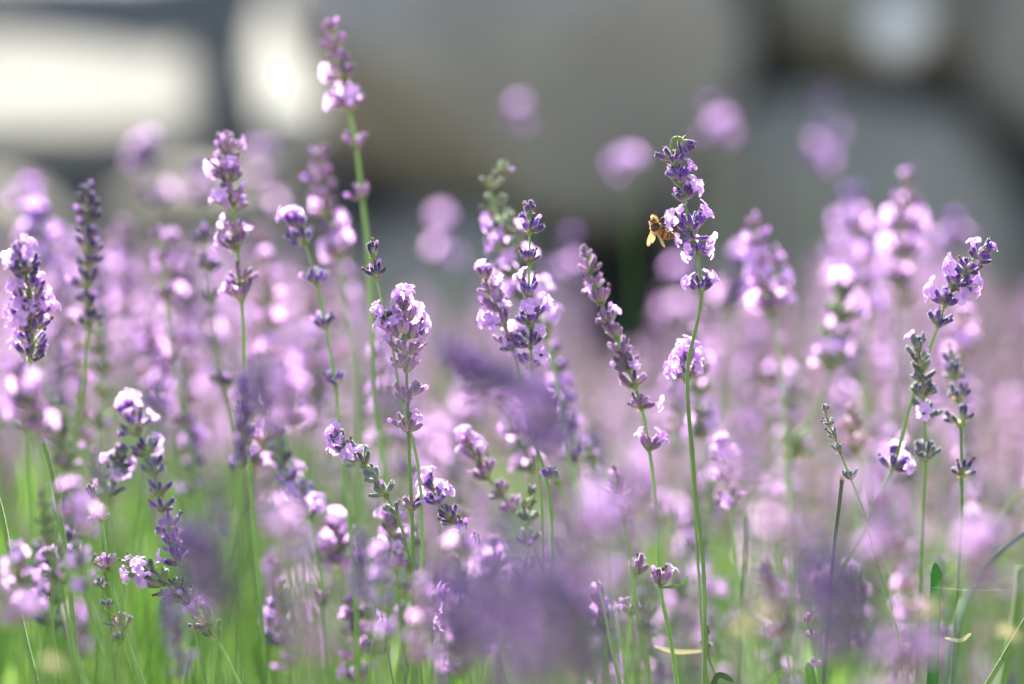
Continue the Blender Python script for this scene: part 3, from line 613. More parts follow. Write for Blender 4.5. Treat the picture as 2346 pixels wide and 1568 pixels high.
# nearer than the focus: big soft masses, dark calyx tints carry their shaded side
NEAR = [
 ('dark violet spike hanging blurred across the stem of the centre spike', [(1030, 800), (1110, 860), (1180, 915), (1240, 980), (1290, 1080), (1320, 1250)], -67, (1000, 112, .0, .34), 'purple'),
 ('second violet blur over the centre spike, a little to its right', [(1150, 830), (1200, 900), (1250, 980), (1300, 1120)], -78, (1050, 118, .15, .34), 'purple'),
 ('third violet blur under the centre spike, lowest of the three', [(1225, 880), (1255, 950), (1270, 1020), (1290, 1150)], -56, (1030, 106, .1, .36), 'dark'),
 ('huge dark blur at the bottom centre, its left part', [(1085, 1285), (1120, 1370), (1150, 1470), (1180, 1600)], -143, (1568, 150, .0, .5), 'purple'),
 ('huge dark blur at the bottom centre, its middle', [(1170, 1240), (1195, 1340), (1210, 1440), (1230, 1600)], -159, (1568, 150, .05, .48), 'purple'),
 ('huge dark blur at the bottom centre, its right part', [(1270, 1290), (1280, 1380), (1290, 1480), (1290, 1620)], -132, (1568, 150, .0, .34), 'dark'),
 ('outlying violet blur on the left shoulder of the huge dark blur', [(1010, 1330), (1050, 1420), (1080, 1500), (1110, 1640)], -96, (1560, 130, .05, .38), 'purple'),
 ('outlying violet blur on the right shoulder of the huge dark blur', [(1340, 1360), (1345, 1440), (1350, 1520), (1350, 1660)], -110, (1568, 130, .1, .38), 'purple'),
 ('lilac fringe low on the dark bottom centre blur', [(1200, 1400), (1215, 1480), (1230, 1560), (1240, 1660)], -106, (1600, 130, .4, .37), 'purple'),
 ('purple veil in front of the dense lilac spike', [(900, 790), (898, 860), (895, 940), (890, 1050), (880, 1250)], -125, (1010, 104, .0, 0.65), 'dark'),
 ('soft lilac spike in front, left of the leaning grey one', [(640, 830), (665, 920), (680, 1000), (690, 1100), (700, 1300)], -52, (1010, 92, .5, 0.65), 'mauve'),
 ('deep violet blur just left of the soft lilac foreground spike', [(590, 850), (610, 930), (625, 1010), (640, 1200)], -74, (1000, 96, .1, .37), 'purple'),
 ('blurred purple spike over the middle of the lower left', [(420, 1210), (450, 1280), (475, 1350), (500, 1500)], -69, (1400, 104, .05, .37), 'purple'),
 ('greyer violet blur beside it, just to its right', [(480, 1230), (500, 1310), (515, 1380), (540, 1520)], -94, (1440, 110, .0, .37), 'dark'),
 ('pink blurred head in front at the right of centre', [(1440, 1110), (1480, 1170), (1530, 1215), (1580, 1330)], -65, (1215, 104, .95, 0.59), 'mauve'),
 ('paler pink blur directly under the dull mauve tips', [(1380, 1150), (1410, 1220), (1430, 1290), (1450, 1450)], -90, (1280, 110, .5, 0.65), 'mauve'),
 ('mauve blur low at the far left corner', [(20, 1370), (50, 1430), (70, 1568)], -56, (1450, 100, .5, 0.59), 'mauve'),
 ('small pink blurs in front of the brownish-budded spike', [(165, 1120), (190, 1190), (205, 1270), (220, 1400)], -38, (1270, 76, .6, 0.78), 'mauve'),
 ('large violet blur at the lower right, its left part', [(1870, 1270), (1885, 1350), (1900, 1440), (1930, 1600)], -99, (1500, 118, .1, .37), 'purple'),
 ('large violet blur at the lower right, its dark core', [(1955, 1290), (1965, 1370), (1975, 1450), (1990, 1600)], -116, (1540, 124, .0, .37), 'dark'),
 ('lilac blur at the bottom right below the green leaf', [(2110, 1450), (2090, 1510), (2055, 1570), (2020, 1680)], -92, (1600, 118, .6, 0.52), 'mauve'),
 ('soft lilac blur right of the large violet one', [(2010, 1130), (2030, 1210), (2040, 1300), (2050, 1500)], -85, (1330, 108, .5, 0.55), 'mauve'),
 ('pale violet blur left of the snapped stalk', [(1790, 1180), (1800, 1270), (1810, 1360), (1820, 1500)], -103, (1300, 104, .2, 0.78), 'mauve'),
 ('brownish blurred spike at the bottom left of centre', [(690, 1390), (710, 1470), (730, 1568), (760, 1650)], -81, (1568, 100, .05, 0.62), 'mauve'),
 ('lilac blurred spike between the two lower left leaning ones', [(640, 1180), (650, 1260), (670, 1330), (690, 1500)], -63, (1330, 92, .3, 0.72), 'mauve'),
 ('faint violet blur in front of the soft pink-headed stems on the right', [(1700, 990), (1710, 1080), (1715, 1160), (1720, 1300)], -78, (1180, 84, .2, 0.78), 'mauve'),
 ('pale pink veil across the dark curved blade at the right', [(2245, 1225), (2255, 1300), (2260, 1370), (2265, 1500)], -90, (1370, 104, .6, .6), 'mauve'),
 ('pink spots low right of centre on a thin stem', [(1610, 1330), (1640, 1400), (1660, 1500)], 34, (1450, 80, .9, .8), 'mauve'),
 ('violet blur at the upper left edge of the dark bottom centre mass', [(1330, 1170), (1345, 1250), (1350, 1340), (1360, 1500)], -96, (1330, 112, .3, 0.65), 'mauve')]
for lab, pts, b, au, tn in NEAR:
    T(lab, pts, b, [], auto=au, tint=tn, detail=1, group='spikes in front of the focus')

# ---------------------------------------------------------------- the field behind
ENV = [(-300, 560), (0, 540), (150, 560), (300, 560), (500, 540), (700, 560), (850, 690), (950, 700), (1100, 700), (1250, 640), (1330, 660), (1420, 760), (1500, 700), (1650, 620), (1800, 640), (1900, 560), (2050, 520), (2200, 560), (2346, 640), (2700, 640)]
def env(x): return float(np.interp(x, [e[0] for e in ENV], [e[1] for e in ENV]))
MARKS = [('the bee', 1515, 520), ('the tallest stem', 805, 260), ('the dark-headed centre spike', 1213, 560), ('the long leaning spike', 1430, 800), ('the right-hand leaning spike', 2200, 650),
         ('the deep purple spike', 68, 720), ('the straight green stem', 945, 1250), ('the bright green leaf', 2143, 1330), ('the snapped stalk', 1915, 1220), ('the dense lilac spike', 930, 790),
         ('the upright soft spike', 530, 460), ('the dark slender spike', 202, 580), ('the soft pink-whorled spike', 2075, 560), ('the broad pink spike', 1915, 760), ('the low pinkish-white whorl', 1572, 860),
         ('the dark-whorled stem', 512, 880), ('the nearly horizontal spike', 400, 1350), ('the dry two-whorled spike', 1450, 1350)]
def place_words(u, v):
    q = sorted((math.hypot(u-x, (v-y)), nm, x, y) for nm, x, y in MARKS)[:2]; w = []
    for d_, nm, x, y in q:
        w.append(('left of ' if u < x else 'right of ')+nm if abs(u-x) > abs(v-y) else ('above ' if v < y else 'below ')+nm)
    return w[0]+', '+w[1]
rd = random.Random(77)
for i in range(52):
    x = rd.uniform(20, 2330) if i % 3 else rd.uniform(20, 1300); y = rd.uniform(830, 1440); b = rd.choice((rd.uniform(14, 34), rd.uniform(18, 48), rd.uniform(8, 20), -rd.uniform(14, 40)))
    if 1480 < x < 1640 and y < 1150: continue
    lx = rd.gauss(20, 45); n_ = rd.uniform(110, 210); op = rd.choice((0, .1, .2, .5, .7)); k_ = rd.uniform(-14, 14)
    pts = [(x, y), (x+lx*.25+k_, y+n_*.5), (x+lx*.5+k_, y+n_), (x+lx*1.2, y+n_+220)]
    tn = rd.choice(('mauve', 'dusty', 'purple', 'grey', 'green', 'dark'))
    T(('soft ' if b > 0 else 'near ')+('flowering' if op > .3 else 'budded')+' spike '+place_words(x, y), pts, b, [], auto=(y+n_, rd.uniform(58, 80), op, rd.uniform(.4, .8)), tint=tn, detail=1, rbase=rd.uniform(.6, .9))
rd = random.Random(41)
for i in range(46):
    x = rd.uniform(10, 2330) if i % 2 else rd.uniform(10, 1000); y = env(x)+rd.uniform(-70, 230); b = rd.uniform(26, 70)
    if (830 < x < 1060 or 1340 < x < 1520) and y < 720: continue
    if 1460 < x < 1660 and y < 760: continue
    lx = rd.gauss(10, 35); n_ = rd.uniform(150, 300); op = rd.choice((.1, .2, .3, .5, .7)); k_ = rd.uniform(-10, 10)
    pts = [(x, y), (x+lx*.25+k_, y+n_*.5), (x+lx*.5+k_, y+n_), (x+lx*1.2, y+n_+260)]
    T('hazy '+('flowering' if op > .4 else 'budded')+' spike '+place_words(x, y), pts, b, [], auto=(y+n_, rd.uniform(56, 76), op, rd.uniform(.5, .9)), tint=rd.choice(('mauve', 'dusty', 'dusty', 'purple', 'green')), detail=1, rbase=rd.uniform(.6, .9))
rd = random.Random(21); pool = []
while len(pool) < 1280:
    y = 1.1+2.7*rd.random()**.75; x = rd.uniform(-1, 1)*(.2125*y*1.25+.12); low = len(pool) > 830
    h = rd.gauss(.505, .06)+.014*y
    if low: y = 1.1+1.6*rd.random(); x = rd.uniform(-.25, 1)*(.2125*y*1.25+.12); h = rd.gauss(.41, .05)
    lean = Vector((rd.gauss(-.02, .05), rd.gauss(0, .04), 0)); top = Vector((x, y, h)); u, v, z = proj(top)
    if not (-400 < u < 2750): continue
    if v < env(u)+rd.random()**1.5*(260 if y < 2 else 200)*(1.3/ y)**.5: continue
    pool.append((y, top, lean, rd.random()))
pool.sort(key=lambda q: q[0])
NI = 300-len(HEROES)-6
def field_path(top, lean, n=5):
    base = Vector((top.x-lean.x, top.y-lean.y, .0)); c = Vector((rd.gauss(0, .01), rd.gauss(0, .01), 0))
    return [top.lerp(base, i/n)+c*math.sin(math.pi*i/n)*1.5 for i in range(n+1)]
for i, (y, top, lean, q) in enumerate(pool[:NI]):
    path = field_path(top, lean, 6); sp = rd.uniform(.035, .075); s = .001; wl = []; op = rd.choice((.0, .1, .3, .3, .7)); k = 0
    while s < sp: wl.append((s, rd.uniform(7.5, 11.5)*(.7 if k == 0 else 1), op*rd.uniform(.5, 1.3), k == 0)); s += rd.uniform(.0045, .0085)*(1 if s < sp*.6 else 1.8); k += 1
    tn = rd.choice(('mauve', 'dusty', 'dusty', 'purple', 'green', 'grey'))
    u, v, z = proj(top)
    lb = ('faint' if z > 1.75 else 'blurred')+(' pink ' if op > .5 else ' mauve ' if op > .2 else ' budded ')+'spike '+place_words(u, v)
    spike(path, wl, lb, 'blurred lavender spikes of the rows behind', tn, 1, rbase=.9, seed=i+900)
items = []
def small_stem(path):
    g = Geo(); tube(g, path, [.55*MM]+[.8*MM]*(len(path)-1), 3, STEM, caps=False); return g.arr()
I4 = np.eye(4, dtype=np.float32)
for i, (y, top, lean, q) in enumerate(pool[NI:]):
    path = field_path(top, lean, 4); items.append((small_stem(path), I4, rd.random())); s = 0; sp = rd.uniform(.035, .07); op = rd.choice((0, 0, 1, 2)); d = (path[0]-path[1]).normalized()
    while s < sp:
        m = Matrix.Translation(path[0]-d*s) @ frame(d, Vector((rd.uniform(-1, 1), rd.uniform(-1, 1), .1))).to_4x4() @ Matrix.Scale(rd.uniform(.8, 1.15), 4)
        items.append((rd.choice(WH_L[(op, s == 0)]), mat_arr(m), rd.random())); s += rd.uniform(.006, .011)
o = obj('lavender_mass', mesh('lavender_mass', join(items)), colour=(.40, .27, .37))
tag(o, 'pink haze of lavender rows far behind the sharp spikes', 'lavender', kind='stuff')

# ---------------------------------------------------------------- leaves and bare stems at the foot
def leaf_arr(L, w, bend, seed, m=LEAF, n=4):
    g = Geo(); V = []; T_ = []
    for i in range(n+1):
        u = i/n; ww = w*math.sin(math.pi*min(1, .12+.86*u))**.7*(1 if u < .97 else .2)
        c = Vector((bend*u*u*L, 0, L*u*(1-.25*abs(bend)*u)))
        for v in (-1, 0, 1): V.append(c+Vector((abs(v)*.25*ww, v*ww, 0))); T_.append(u)
    F = []
    for i in range(n):
        for j in range(2): F.append((i*3+j, i*3+j+1, i*3+j+4, i*3+j+3))
    g.add(V, F, m, T_); return g.arr()
LV = [leaf_arr(rd.uniform(.03, .055), rd.uniform(.0014, .0026), rd.uniform(-.5, .6), i, n=3) for i in range(8)]
def rot_m(p, tilt, az, spin, sc=1): return Matrix.Translation(p) @ Matrix.Rotation(az, 4, 'Z') @ Matrix.Rotation(tilt, 4, 'Y') @ Matrix.Rotation(spin, 4, 'Z') @ Matrix.Scale(sc, 4)
items = []
for i in range(26000):
    y = .8+3.0*rd.random()**1.1; x = rd.uniform(-1, 1)*(.2125*y*1.3+.15)
    hm = (.345 if x < .05*y else .31)+.14*noise.noise(Vector((x*5, y*4, 3)))*(1 if y < 1.7 else .35)-max(0, y-1.7)*.03
    z = hm*rd.random()**.45
    items.append((LV[i % 8], mat_arr(rot_m(Vector((x, y, z)), rd.uniform(0, .9), rd.uniform(0, 6.28), rd.uniform(0, 6.28), rd.uniform(.8, 1.4))), rd.random()))
o = obj('lavender_foliage', mesh('lavender_foliage', join(items))); tag(o, 'narrow green lavender leaves crowding the foot of the stems', 'foliage', kind='stuff')
items = []
for i in range(3800):
    y = .72+1.9*rd.random()**1.1; x = rd.uniform(-1, 1)*(.2125*y*1.3+.1)
    if x > 0 and rd.random() < .45: continue
    h = rd.uniform(.28, .40+(.10 if x < -.02*y else .02))+.02*(y-1)
    top = Vector((x, y, h)); pth = [top, top*1+Vector((rd.gauss(0, .02), rd.gauss(0, .02), -h*.5)), Vector((x+rd.gauss(0, .04), y+rd.gauss(0, .04), 0))]
    g = Geo(); tube(g, catmull(pth, 3), [.25*MM]+[.7*MM]*6, 3, STEM if rd.random() < .8 else LEAF, caps=False); items.append((g.arr(), I4, rd.random()))
o = obj('bare_stems', mesh('bare_stems', join(items))); tag(o, 'thicket of thin bare green stems and blades low between the flowers', 'stems', kind='stuff')

# traced leaves and blades
def blade(label, pts, b, w, m=LEAF, name='leaf', cat='leaf', b2=None, taper=True, group=None, fold=.35):
    b2 = b if b2 is None else b2; n = len(pts)
    wp = catmull([P(x, y, zb(b+(b2-b)*i/(n-1))) for i, (x, y) in enumerate(pts)], 8); c0 = wp[-1]; V = []; T_ = []; k = len(wp)
    for i, p in enumerate(wp):
        u = i/(k-1); d = (wp[min(k-1, i+1)]-wp[max(0, i-1)]).normalized(); s = d.cross(FW).normalized(); ww = w*K*zb(b)*.5
        ww *= (math.sin(math.pi*(.04+.92*u))**.55 if taper == 'both' else min(1, (u*5+.06))**.6 if taper else 1)
        nz_ = 1+.06*noise.noise(Vector((u*9, w, 0)))
        for v in (-1, -.5, 0, .5, 1): V.append(p-c0+s*(v*ww*nz_)+FW*(abs(v)*ww*fold)); T_.append(u)
    # second skin gives the blade its thickness
    off = len(V); V += [v+FW*.00022 for v in V[:]]; T_ += T_
    F = []
    for i in range(k-1):
        for j in range(4):
            F.append((i*5+j, i*5+j+1, (i+1)*5+j+1, (i+1)*5+j)); F.append((off+i*5+j, off+(i+1)*5+j, off+(i+1)*5+j+1, off+i*5+j+1))
    for e in (0, 4):
        for i in range(k-1): F.append((i*5+e, (i+1)*5+e, off+(i+1)*5+e, off+i*5+e))
    o = obj(name, mesh(name, Geo().add(V, F, m, T_)), M=Matrix.Translation(c0)); tag(o, label, cat, group); return o
blade('bright green upright leaf at the lower right', [(2143, 1290), (2146, 1330), (2143, 1380), (2140, 1470), (2135, 1640)], 1, 26, LEAFB)
blade('dark green curved blade coming in from the right edge', [(2460, 1175), (2380, 1205), (2310, 1250), (2255, 1310), (2200, 1410), (2165, 1600)], 3, 10, LEAFD, b2=-34, name='grass_blade', cat='grass blade', taper=False)
blade('pale blurred blade arching down from the right edge', [(2460, 1050), (2346, 1130), (2265, 1215), (2200, 1310), (2130, 1420), (2080, 1600)], -10, 12, KHAKI, name='grass_blade', cat='grass blade', b2=-70, taper=False)
blade('dark green leaf tip at the bottom edge right of centre', [(1795, 1535), (1770, 1570), (1740, 1620)], 6, 20)
blade('small green leaf at the bottom edge below the violet blur', [(1852, 1518), (1860, 1560), (1870, 1640)], 2, 20)
blade('pale green leaf lying below the short budded shoot', [(1680, 1562), (1655, 1548), (1640, 1555), (1630, 1600)], 3, 14)
blade('small curved green leaf beside the violet-tipped sprig', [(1578, 1320), (1555, 1342), (1514, 1347)], 0, 8, taper='both')
blade('pale dry leaf lying flat left of the short budded shoot', [(1500, 1482), (1550, 1494), (1615, 1492)], 5, 11, DEAD, 'dry_leaf', 'dry leaf', taper='both')
blade('pale curved dry leaf by the right-hand straight stem', [(2225, 1452), (2200, 1468), (2165, 1462)], 1, 9, DEAD, 'dry_leaf', 'dry leaf', taper='both')
for x, y, b, w_, l_, lb in ((1700, 1440, -70, 26, 50, 'cream blurred dry leaf, left one of the pair low at right'), (1755, 1405, -72, 24, 44, 'cream blurred dry leaf, right one of the pair low at right'),
        (2125, 1400, -66, 26, 40, 'cream blurred dry leaf in front of the bright green leaf'), (2310, 1455, -40, 22, 50, 'cream dry leaf glowing in the lower right corner'), (120, 1525, -60, 22, 50, 'cream dry leaf at the bottom left')):
    blade(lb, [(x-l_*.5, y-6), (x-l_*.1, y-12), (x+l_*.5, y+10)], b, w_, DEAD, 'dry_leaf', 'dry leaf', taper='both', group='pale dry leaves')
# stripped flower stalk, snapped off at the top
def stalk(label, pts, b, w, broken=True, name='bare_stalk', mats=STEM):
    wp = [P(x, y, zb(b)) for x, y in pts]; wp += [wp[-1]+(wp[-1]-wp[-2]).normalized()*.1]; wp += ground_tail(wp[-1], random.Random(len(pts))); c = wp[-1]; root = obj(name, None, M=Matrix.Translation(c)); tag(root, label, 'stalk', None)
    pa = [p-c for p in catmull(wp, 6)]; g = Geo(); tube(g, pa, w*K*zb(b)*.5, 8, mats, square=.3); obj('stem', mesh('stem', g), root)
    if broken:
        g = Geo(); r = w*K*zb(b)*.5; d = (pa[0]-pa[1]).normalized()
        for i in range(4): a = i*1.57; s = Vector((math.cos(a), math.sin(a), 0))*r*.8; tube(g, [pa[0]+s-d*.001, pa[0]+s*1.1+d*(.0012+.0005*i)], [r*.45, r*.08], 4, BRA)
        obj('frayed_end', mesh('frayed_end', g), root)
    return root
stalk('snapped-off bare stalk beside the young green-budded spike', [(1929, 1100), (1922, 1160), (1912, 1240), (1904, 1330), (1898, 1420)], 1, 10, mats=STEMD)
stalk('plain green stem crossing the far left edge', [(-25, 1080), (5, 1180), (30, 1320), (55, 1450), (85, 1568)], 3, 11, False)
stalk('dark upright stem low at the right of centre', [(1712, 1180), (1705, 1300), (1697, 1420), (1692, 1568)], 16, 8, False, mats=STEMD)
stalk('bright green slanting stem in the lower right corner', [(2420, 1300), (2350, 1420), (2300, 1505), (2262, 1568)], 1, 13, False)
stalk('thick green stem at the right edge', [(2338, 1300), (2330, 1400), (2310, 1500), (2290, 1600)], 14, 22, False)
g = Geo(); a, b_ = P(2135, 1346, zb(1)), P(2300, 1352, zb(1)); tube(g, [Vector(), (b_-a)*.5+Vector((0, 0, -.0006)), b_-a], .00006, 4, HAIR)
tag(obj('spider_thread', mesh('spider_thread', g), M=Matrix.Translation(a)), 'single strand of spider silk right of the bright green leaf', 'spider thread')

# ---------------------------------------------------------------- the bee
def bz(X, Y, d=0.0):       # positions read off an enlargement of the bee; d in mm towards the viewer
    return P((1600+X/12.06)*.91641, (510+Y/12.06)*.91641, FOC-.002-d*MM)
def plain(name, col, rough=.5, trans=0, alpha=1, sheen=0, bands=None):
    m, n, l = newmat(name); p = N(n, 'ShaderNodeBsdfPrincipled'); p.inputs['Base Color'].default_value = (*col, 1); p.inputs['Roughness'].default_value = rough
    p.inputs['Sheen Weight'].default_value = sheen; out = p.outputs[0]
    at = N(n, 'ShaderNodeAttribute', attribute_name='t')
    if bands:
        cr = N(n, 'ShaderNodeValToRGB'); l.new(at.outputs['Fac'], cr.inputs[0]); e = cr.color_ramp.elements
        cr.color_ramp.interpolation = 'LINEAR'
        while len(e) > 1: e.remove(e[-1])
        e[0].position = bands[0][0]; e[0].color = (*bands[0][1], 1)
        for ps, c in bands[1:]: x = e.new(ps); x.color = (*c, 1)
        l.new(cr.outputs[0], p.inputs['Base Color'])
    else:
        nz = N(n, 'ShaderNodeTexNoise'); nz.inputs['Scale'].default_value = 1500; tc = N(n, 'ShaderNodeTexCoord'); l.new(tc.outputs['Object'], nz.inputs['Vector'])
        l.new(mixc(n, l, nz.outputs['Fac'], tuple(c*.7 for c in col), tuple(min(1, c*1.3) for c in col)), p.inputs['Base Color'])
    if trans:
        t = N(n, 'ShaderNodeBsdfTranslucent'); t.inputs[0].default_value = (*[min(1, c*1.2) for c in col], 1)
        if bands: l.new(cr.outputs[0], t.inputs[0])
        mx = N(n, 'ShaderNodeMixShader'); mx.inputs[0].default_value = trans; l.new(out, mx.inputs[1]); l.new(t.outputs[0], mx.inputs[2]); out = mx.outputs[0]
    if alpha < 1:
        t = N(n, 'ShaderNodeBsdfTransparent'); mx = N(n, 'ShaderNodeMixShader'); mx.inputs[0].default_value = alpha; l.new(t.outputs[0], mx.inputs[1]); l.new(out, mx.inputs[2]); out = mx.outputs[0]
    o = N(n, 'ShaderNodeOutputMaterial'); l.new(out, o.inputs[0]); return m
AM = (.34, .10, .006); DK = (.035, .012, .004); CR = (.45, .26, .08)
M_BODY = plain('bee body', AM, .4, .08, sheen=0, bands=[(0, (.10, .05, .015)), (.16, (.10, .05, .02)), (.2, (.02, .012, .006)), (.40, (.02, .012, .006)), (.44, (.40, .22, .05)), (.50, AM), (.545, (.40, .12, .008)), (.56, DK), (.605, DK), (.62, AM), (.67, AM), (.68, CR), (.69, DK), (.735, DK), (.745, AM), (.76, CR), (.77, DK), (.82, DK), (.83, CR), (.84, DK), (.89, DK), (.90, CR), (.91, DK), (1, DK)])
M_FUZZ = plain('bee fuzz', (.85, .60, .26), .6, .55)
M_LEG = plain('bee leg', (.06, .015, .012), .35, .1)
M_EYE = plain('bee eye', (.02, .008, .006), .2)
M_WING = plain('bee wing', (.85, .62, .32), .25, .45, .55)
M_VEIN = plain('wing vein', (.35, .18, .06), .5)
BM = [M_BODY, M_FUZZ, M_LEG, M_EYE, M_WING, M_VEIN]
c0 = bz(460, 700); bee = obj('honey_bee', None, M=Matrix.Translation(c0))
tag(bee, 'brown and amber honey bee clinging to the left side of the visited spike', 'bee')
px = .91641*K*FOC/12.06       # metres per enlargement pixel
body_pts = [(345, 480, 60, .0), (365, 478, 105, .04), (395, 482, 118, .09), (412, 520, 92, .14), (425, 560, 82, .17), (440, 610, 128, .22), (462, 680, 152, .28), (480, 750, 138, .35), (515, 810, 82, .42), (550, 835, 92, .45), (600, 860, 130, .5), (670, 893, 152, .57), (750, 922, 150, .64), (830, 940, 136, .71), (910, 955, 116, .78), (985, 966, 88, .86), (1045, 972, 55, .93), (1095, 972, 14, 1.0)]
def body_ring():
    g = Geo(); V = []; T_ = []; s = 20; ps = [bz(x, y)-c0 for x, y, r, t in body_pts]
    # refine
    fine = []; fr = []; ft = []
    cp = catmull(ps, 4)
    for i in range(len(cp)):
        f = i/4; j = min(int(f), len(body_pts)-2); q = f-j; q2 = q*q*(3-2*q)
        fine.append(cp[i]); fr.append(body_pts[j][2]*(1-q2)+body_pts[j+1][2]*q2); ft.append(body_pts[j][3]*(1-q)+body_pts[j+1][3]*q)
    for i, p in enumerate(fine):
        d = (fine[min(i+1, len(fine)-1)]-fine[max(i-1, 0)]).normalized(); a = d.cross(FW).normalized(); b = a.cross(d).normalized()
        r = fr[i]*px
        for k in range(s):
            th = 2*math.pi*k/s; V.append(p+a*math.cos(th)*r+b*math.sin(th)*r*.92); T_.append(ft[i])
    F = [(i*s+k, i*s+(k+1) % s, (i+1)*s+(k+1) % s, (i+1)*s+k) for i in range(len(fine)-1) for k in range(s)]
    F += [tuple(range(s))[::-1], tuple((len(fine)-1)*s+k for k in range(s))]
    g.add(V, F, 0, T_); return g, fine, fr, ft
g, fine, fr, ft = body_ring(); obj('body', mesh('body', g, mats=BM), bee)
# fuzz: short hairs over head and thorax, sparse on the abdomen
g = Geo(); V = []; F = []; rf = random.Random(4)
for i in range(7500):
    j = rf.randrange(0, len(fine)-1); t = ft[j]
    if t > .44 and rf.random() < .8: continue
    if .2 < t < .40 and rf.random() < .45: continue
    p = fine[j].lerp(fine[j+1], rf.random()); d = (fine[j+1]-fine[j]).normalized(); a = d.cross(FW).normalized(); b = a.cross(d)
    th = rf.uniform(0, 6.283); n_ = a*math.cos(th)+b*math.sin(th); r = fr[j]*px*.95
    # thorax back stays short-haired and dark in its middle
    facing = -n_.dot(FW)
    if .2 < t < .4 and facing > .0 and rf.random() < .93: continue
    L = (68 if t < .44 else 34)*px*rf.uniform(.5, 1.15); q = p+n_*r; tip = q+(n_+Vector((rf.gauss(0, .3), rf.gauss(0, .3), rf.gauss(0, .3)))).normalized()*L
    s = (d if i % 2 else n_.cross(d))*px*3.4; o = len(V); V += [q-s, q+s, tip]; F.append((o, o+1, o+2))
g.add(V, F, 1); o = obj('fuzz', mesh('fuzz', g, mats=BM), bee); o['kind'] = 'stuff'
def ell(c, rx, ry, rz, rot, m, name):
    g = Geo(); V = []; ca, sa = math.cos(rot), math.sin(rot)
    for v in ICO3[0]:
        x, y = v.x*rx, v.z*ry; V.append(Vector((1, 0, 0))*(x*ca-y*sa)*px+UP*(x*sa+y*ca)*px-FW*(v.y*rz*px))
    g.add(V, ICO3[1], m); return obj(name, mesh(name, g, mats=BM), bee, Matrix.Translation(c-c0))
ell(bz(385, 500, .95), 108, 44, 62, .32, 3, 'eye')
ell(bz(520, 418, .1), 30, 24, 34, .3, 3, 'eye')
def limb(name, pts, r, m=2):
    g = Geo(); pp = catmull([bz(*p)-c0 for p in pts], 5); rr = [np.interp(i/(len(pp)-1), np.linspace(0, 1, len(r)), r)*px for i in range(len(pp))]
    tube(g, pp, rr, 8, m); return obj(name, mesh(name, g, mats=BM), bee)
limb('antenna', [(425, 400, .3), (415, 370, .3), (440, 310, .5), (500, 220, .6), (556, 145, .7)], [9, 8, 8, 9, 7])
limb('antenna', [(455, 405, -.2), (500, 372, -.2), (545, 380, 0), (555, 440, .1)], [9, 8, 8, 7])
limb('leg', [(560, 560, .2), (600, 500, .4), (655, 445, .5), (720, 395, .4), (790, 352, .2)], [20, 16, 20, 10, 8])
limb('leg', [(600, 670, .3), (690, 685, .6), (770, 688, .6), (840, 640, .5), (900, 570, .3), (985, 488, 0)], [26, 14, 14, 22, 28, 10])
limb('leg', [(590, 740, .5), (680, 742, .9), (760, 800, 1.1), (835, 862, 1.1), (910, 820, .9), (980, 760, .7), (1040, 695, .5), (1125, 655, .2)], [28, 18, 16, 20, 24, 28, 42, 14])
limb('leg', [(600, 600, -.6), (690, 612, -.8), (770, 600, -.8), (820, 560, -.7)], [20, 14, 13, 8])
limb('leg', [(640, 650, -1), (760, 740, -1.4), (850, 700, -1.4), (950, 640, -1)], [20, 14, 16, 8])
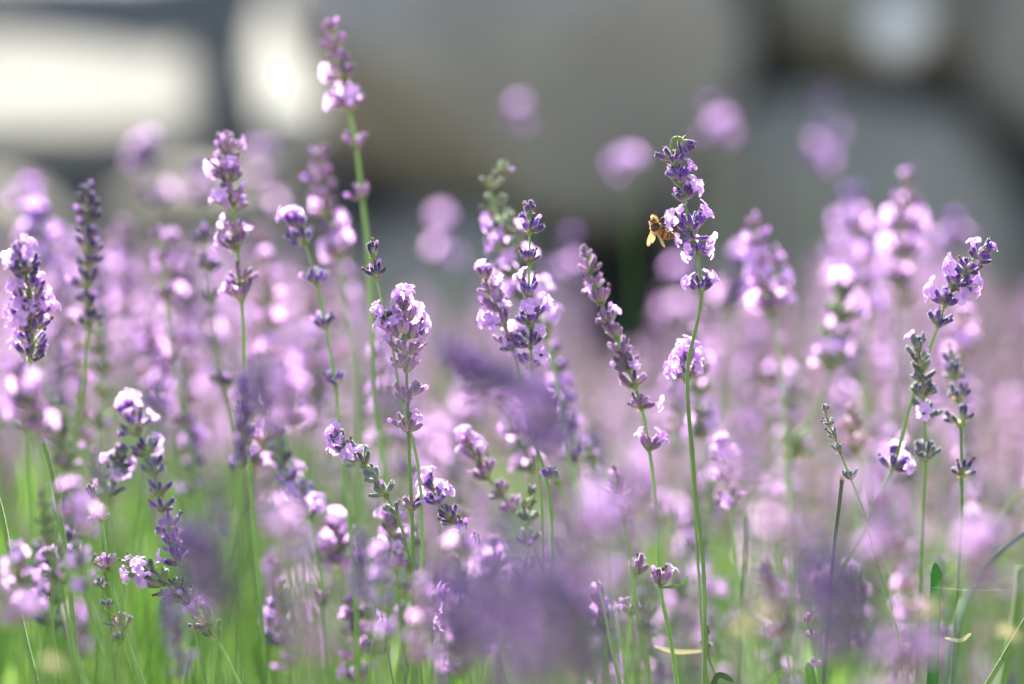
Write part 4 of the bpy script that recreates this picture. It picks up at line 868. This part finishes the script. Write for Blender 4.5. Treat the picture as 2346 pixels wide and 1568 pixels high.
def wing(pts, root_d, tip_d, name='wing', veins=()):
    c = [(x, y) for x, y in pts]; n = len(c); cx = sum(p[0] for p in c)/n; cy = sum(p[1] for p in c)/n
    y0, y1 = min(p[1] for p in c), max(p[1] for p in c); dd = lambda y: root_d+(tip_d-root_d)*(y-y0)/(y1-y0)
    ring = catmull([Vector((x, y, 0)) for x, y in c+[c[0]]], 4)[:-1]
    V = []; m = len(ring)
    for off in (0, .03):
        for k in (1.0, .5):
            V += [bz(cx+(q.x-cx)*k, cy+(q.y-cy)*k, dd(cy+(q.y-cy)*k)+(.12 if k == .5 else 0)-off)-c0 for q in ring]
        V.append(bz(cx, cy, dd(cy)+.15-off)-c0)
    F = []; S2 = 2*m+1
    for s_ in (0, S2):
        for i in range(m):
            j = (i+1) % m; F.append((s_+i, s_+j, s_+m+j, s_+m+i)); F.append((s_+m+i, s_+m+j, s_+2*m))
    for i in range(m): j = (i+1) % m; F.append((i, j, S2+j, S2+i))
    g = Geo().add(V, F, 4); o = obj(name, mesh(name, g, mats=BM), bee)
    g = Geo()
    for vp in veins: tube(g, [bz(x, y, dd(y)+.16)-c0 for x, y in vp], 5*px, 4, 5)
    obj('vein', mesh('vein', g, mats=BM), o)
wing([(330, 790), (290, 900), (240, 1010), (210, 1120), (205, 1220), (235, 1285), (285, 1285), (325, 1210), (340, 1100), (350, 960), (370, 830)], .6, 1.6, veins=[[(345, 810), (290, 940), (235, 1080), (215, 1200)], [(350, 850), (320, 980), (310, 1120), (280, 1240)], [(300, 960), (330, 1030)], [(250, 1080), (310, 1110)]])
wing([(370, 840), (350, 980), (345, 1110), (350, 1190), (390, 1190), (430, 1130), (465, 1050), (470, 960), (450, 880)], .3, 1.0, veins=[[(390, 870), (400, 1000), (380, 1150)], [(410, 880), (445, 1000)]])
wing([(490, 860), (530, 960), (580, 1080), (630, 1190), (680, 1270), (735, 1318), (765, 1290), (735, 1200), (690, 1100), (640, 1010), (580, 920), (530, 860)], .9, 1.9, veins=[[(510, 870), (590, 1040), (700, 1270)], [(540, 880), (640, 1060), (740, 1260)], [(600, 1050), (640, 1060)]])

# where two spikes would carry the same label, say which of them it is
same = {}
for o in HEROES: same.setdefault(o['label'], []).append(o)
for lb, os_ in same.items():
    if len(os_) < 2: continue
    pj = [(proj(o.matrix_basis.translation+o.children[-1].matrix_basis.translation), o) for o in os_]
    us = [p[0][0] for p in pj]; vs = [p[0][1] for p in pj]
    if len(os_) == 2 and max(vs)-min(vs) > max(us)-min(us):
        pj.sort(key=lambda q: q[0][1]); words = ['upper', 'lower']
    else:
        pj.sort(key=lambda q: q[0][0]); n = len(pj)
        words = ['left', 'right'] if n == 2 else ['leftmost', 'middle', 'rightmost'] if n == 3 else ['leftmost']+['second-left', 'third-left', 'fourth-left', 'fifth-left', 'sixth-left'][:n-2]+['rightmost']
    for (q, o), w_ in zip(pj, words): o['label'] = w_+' '+lb
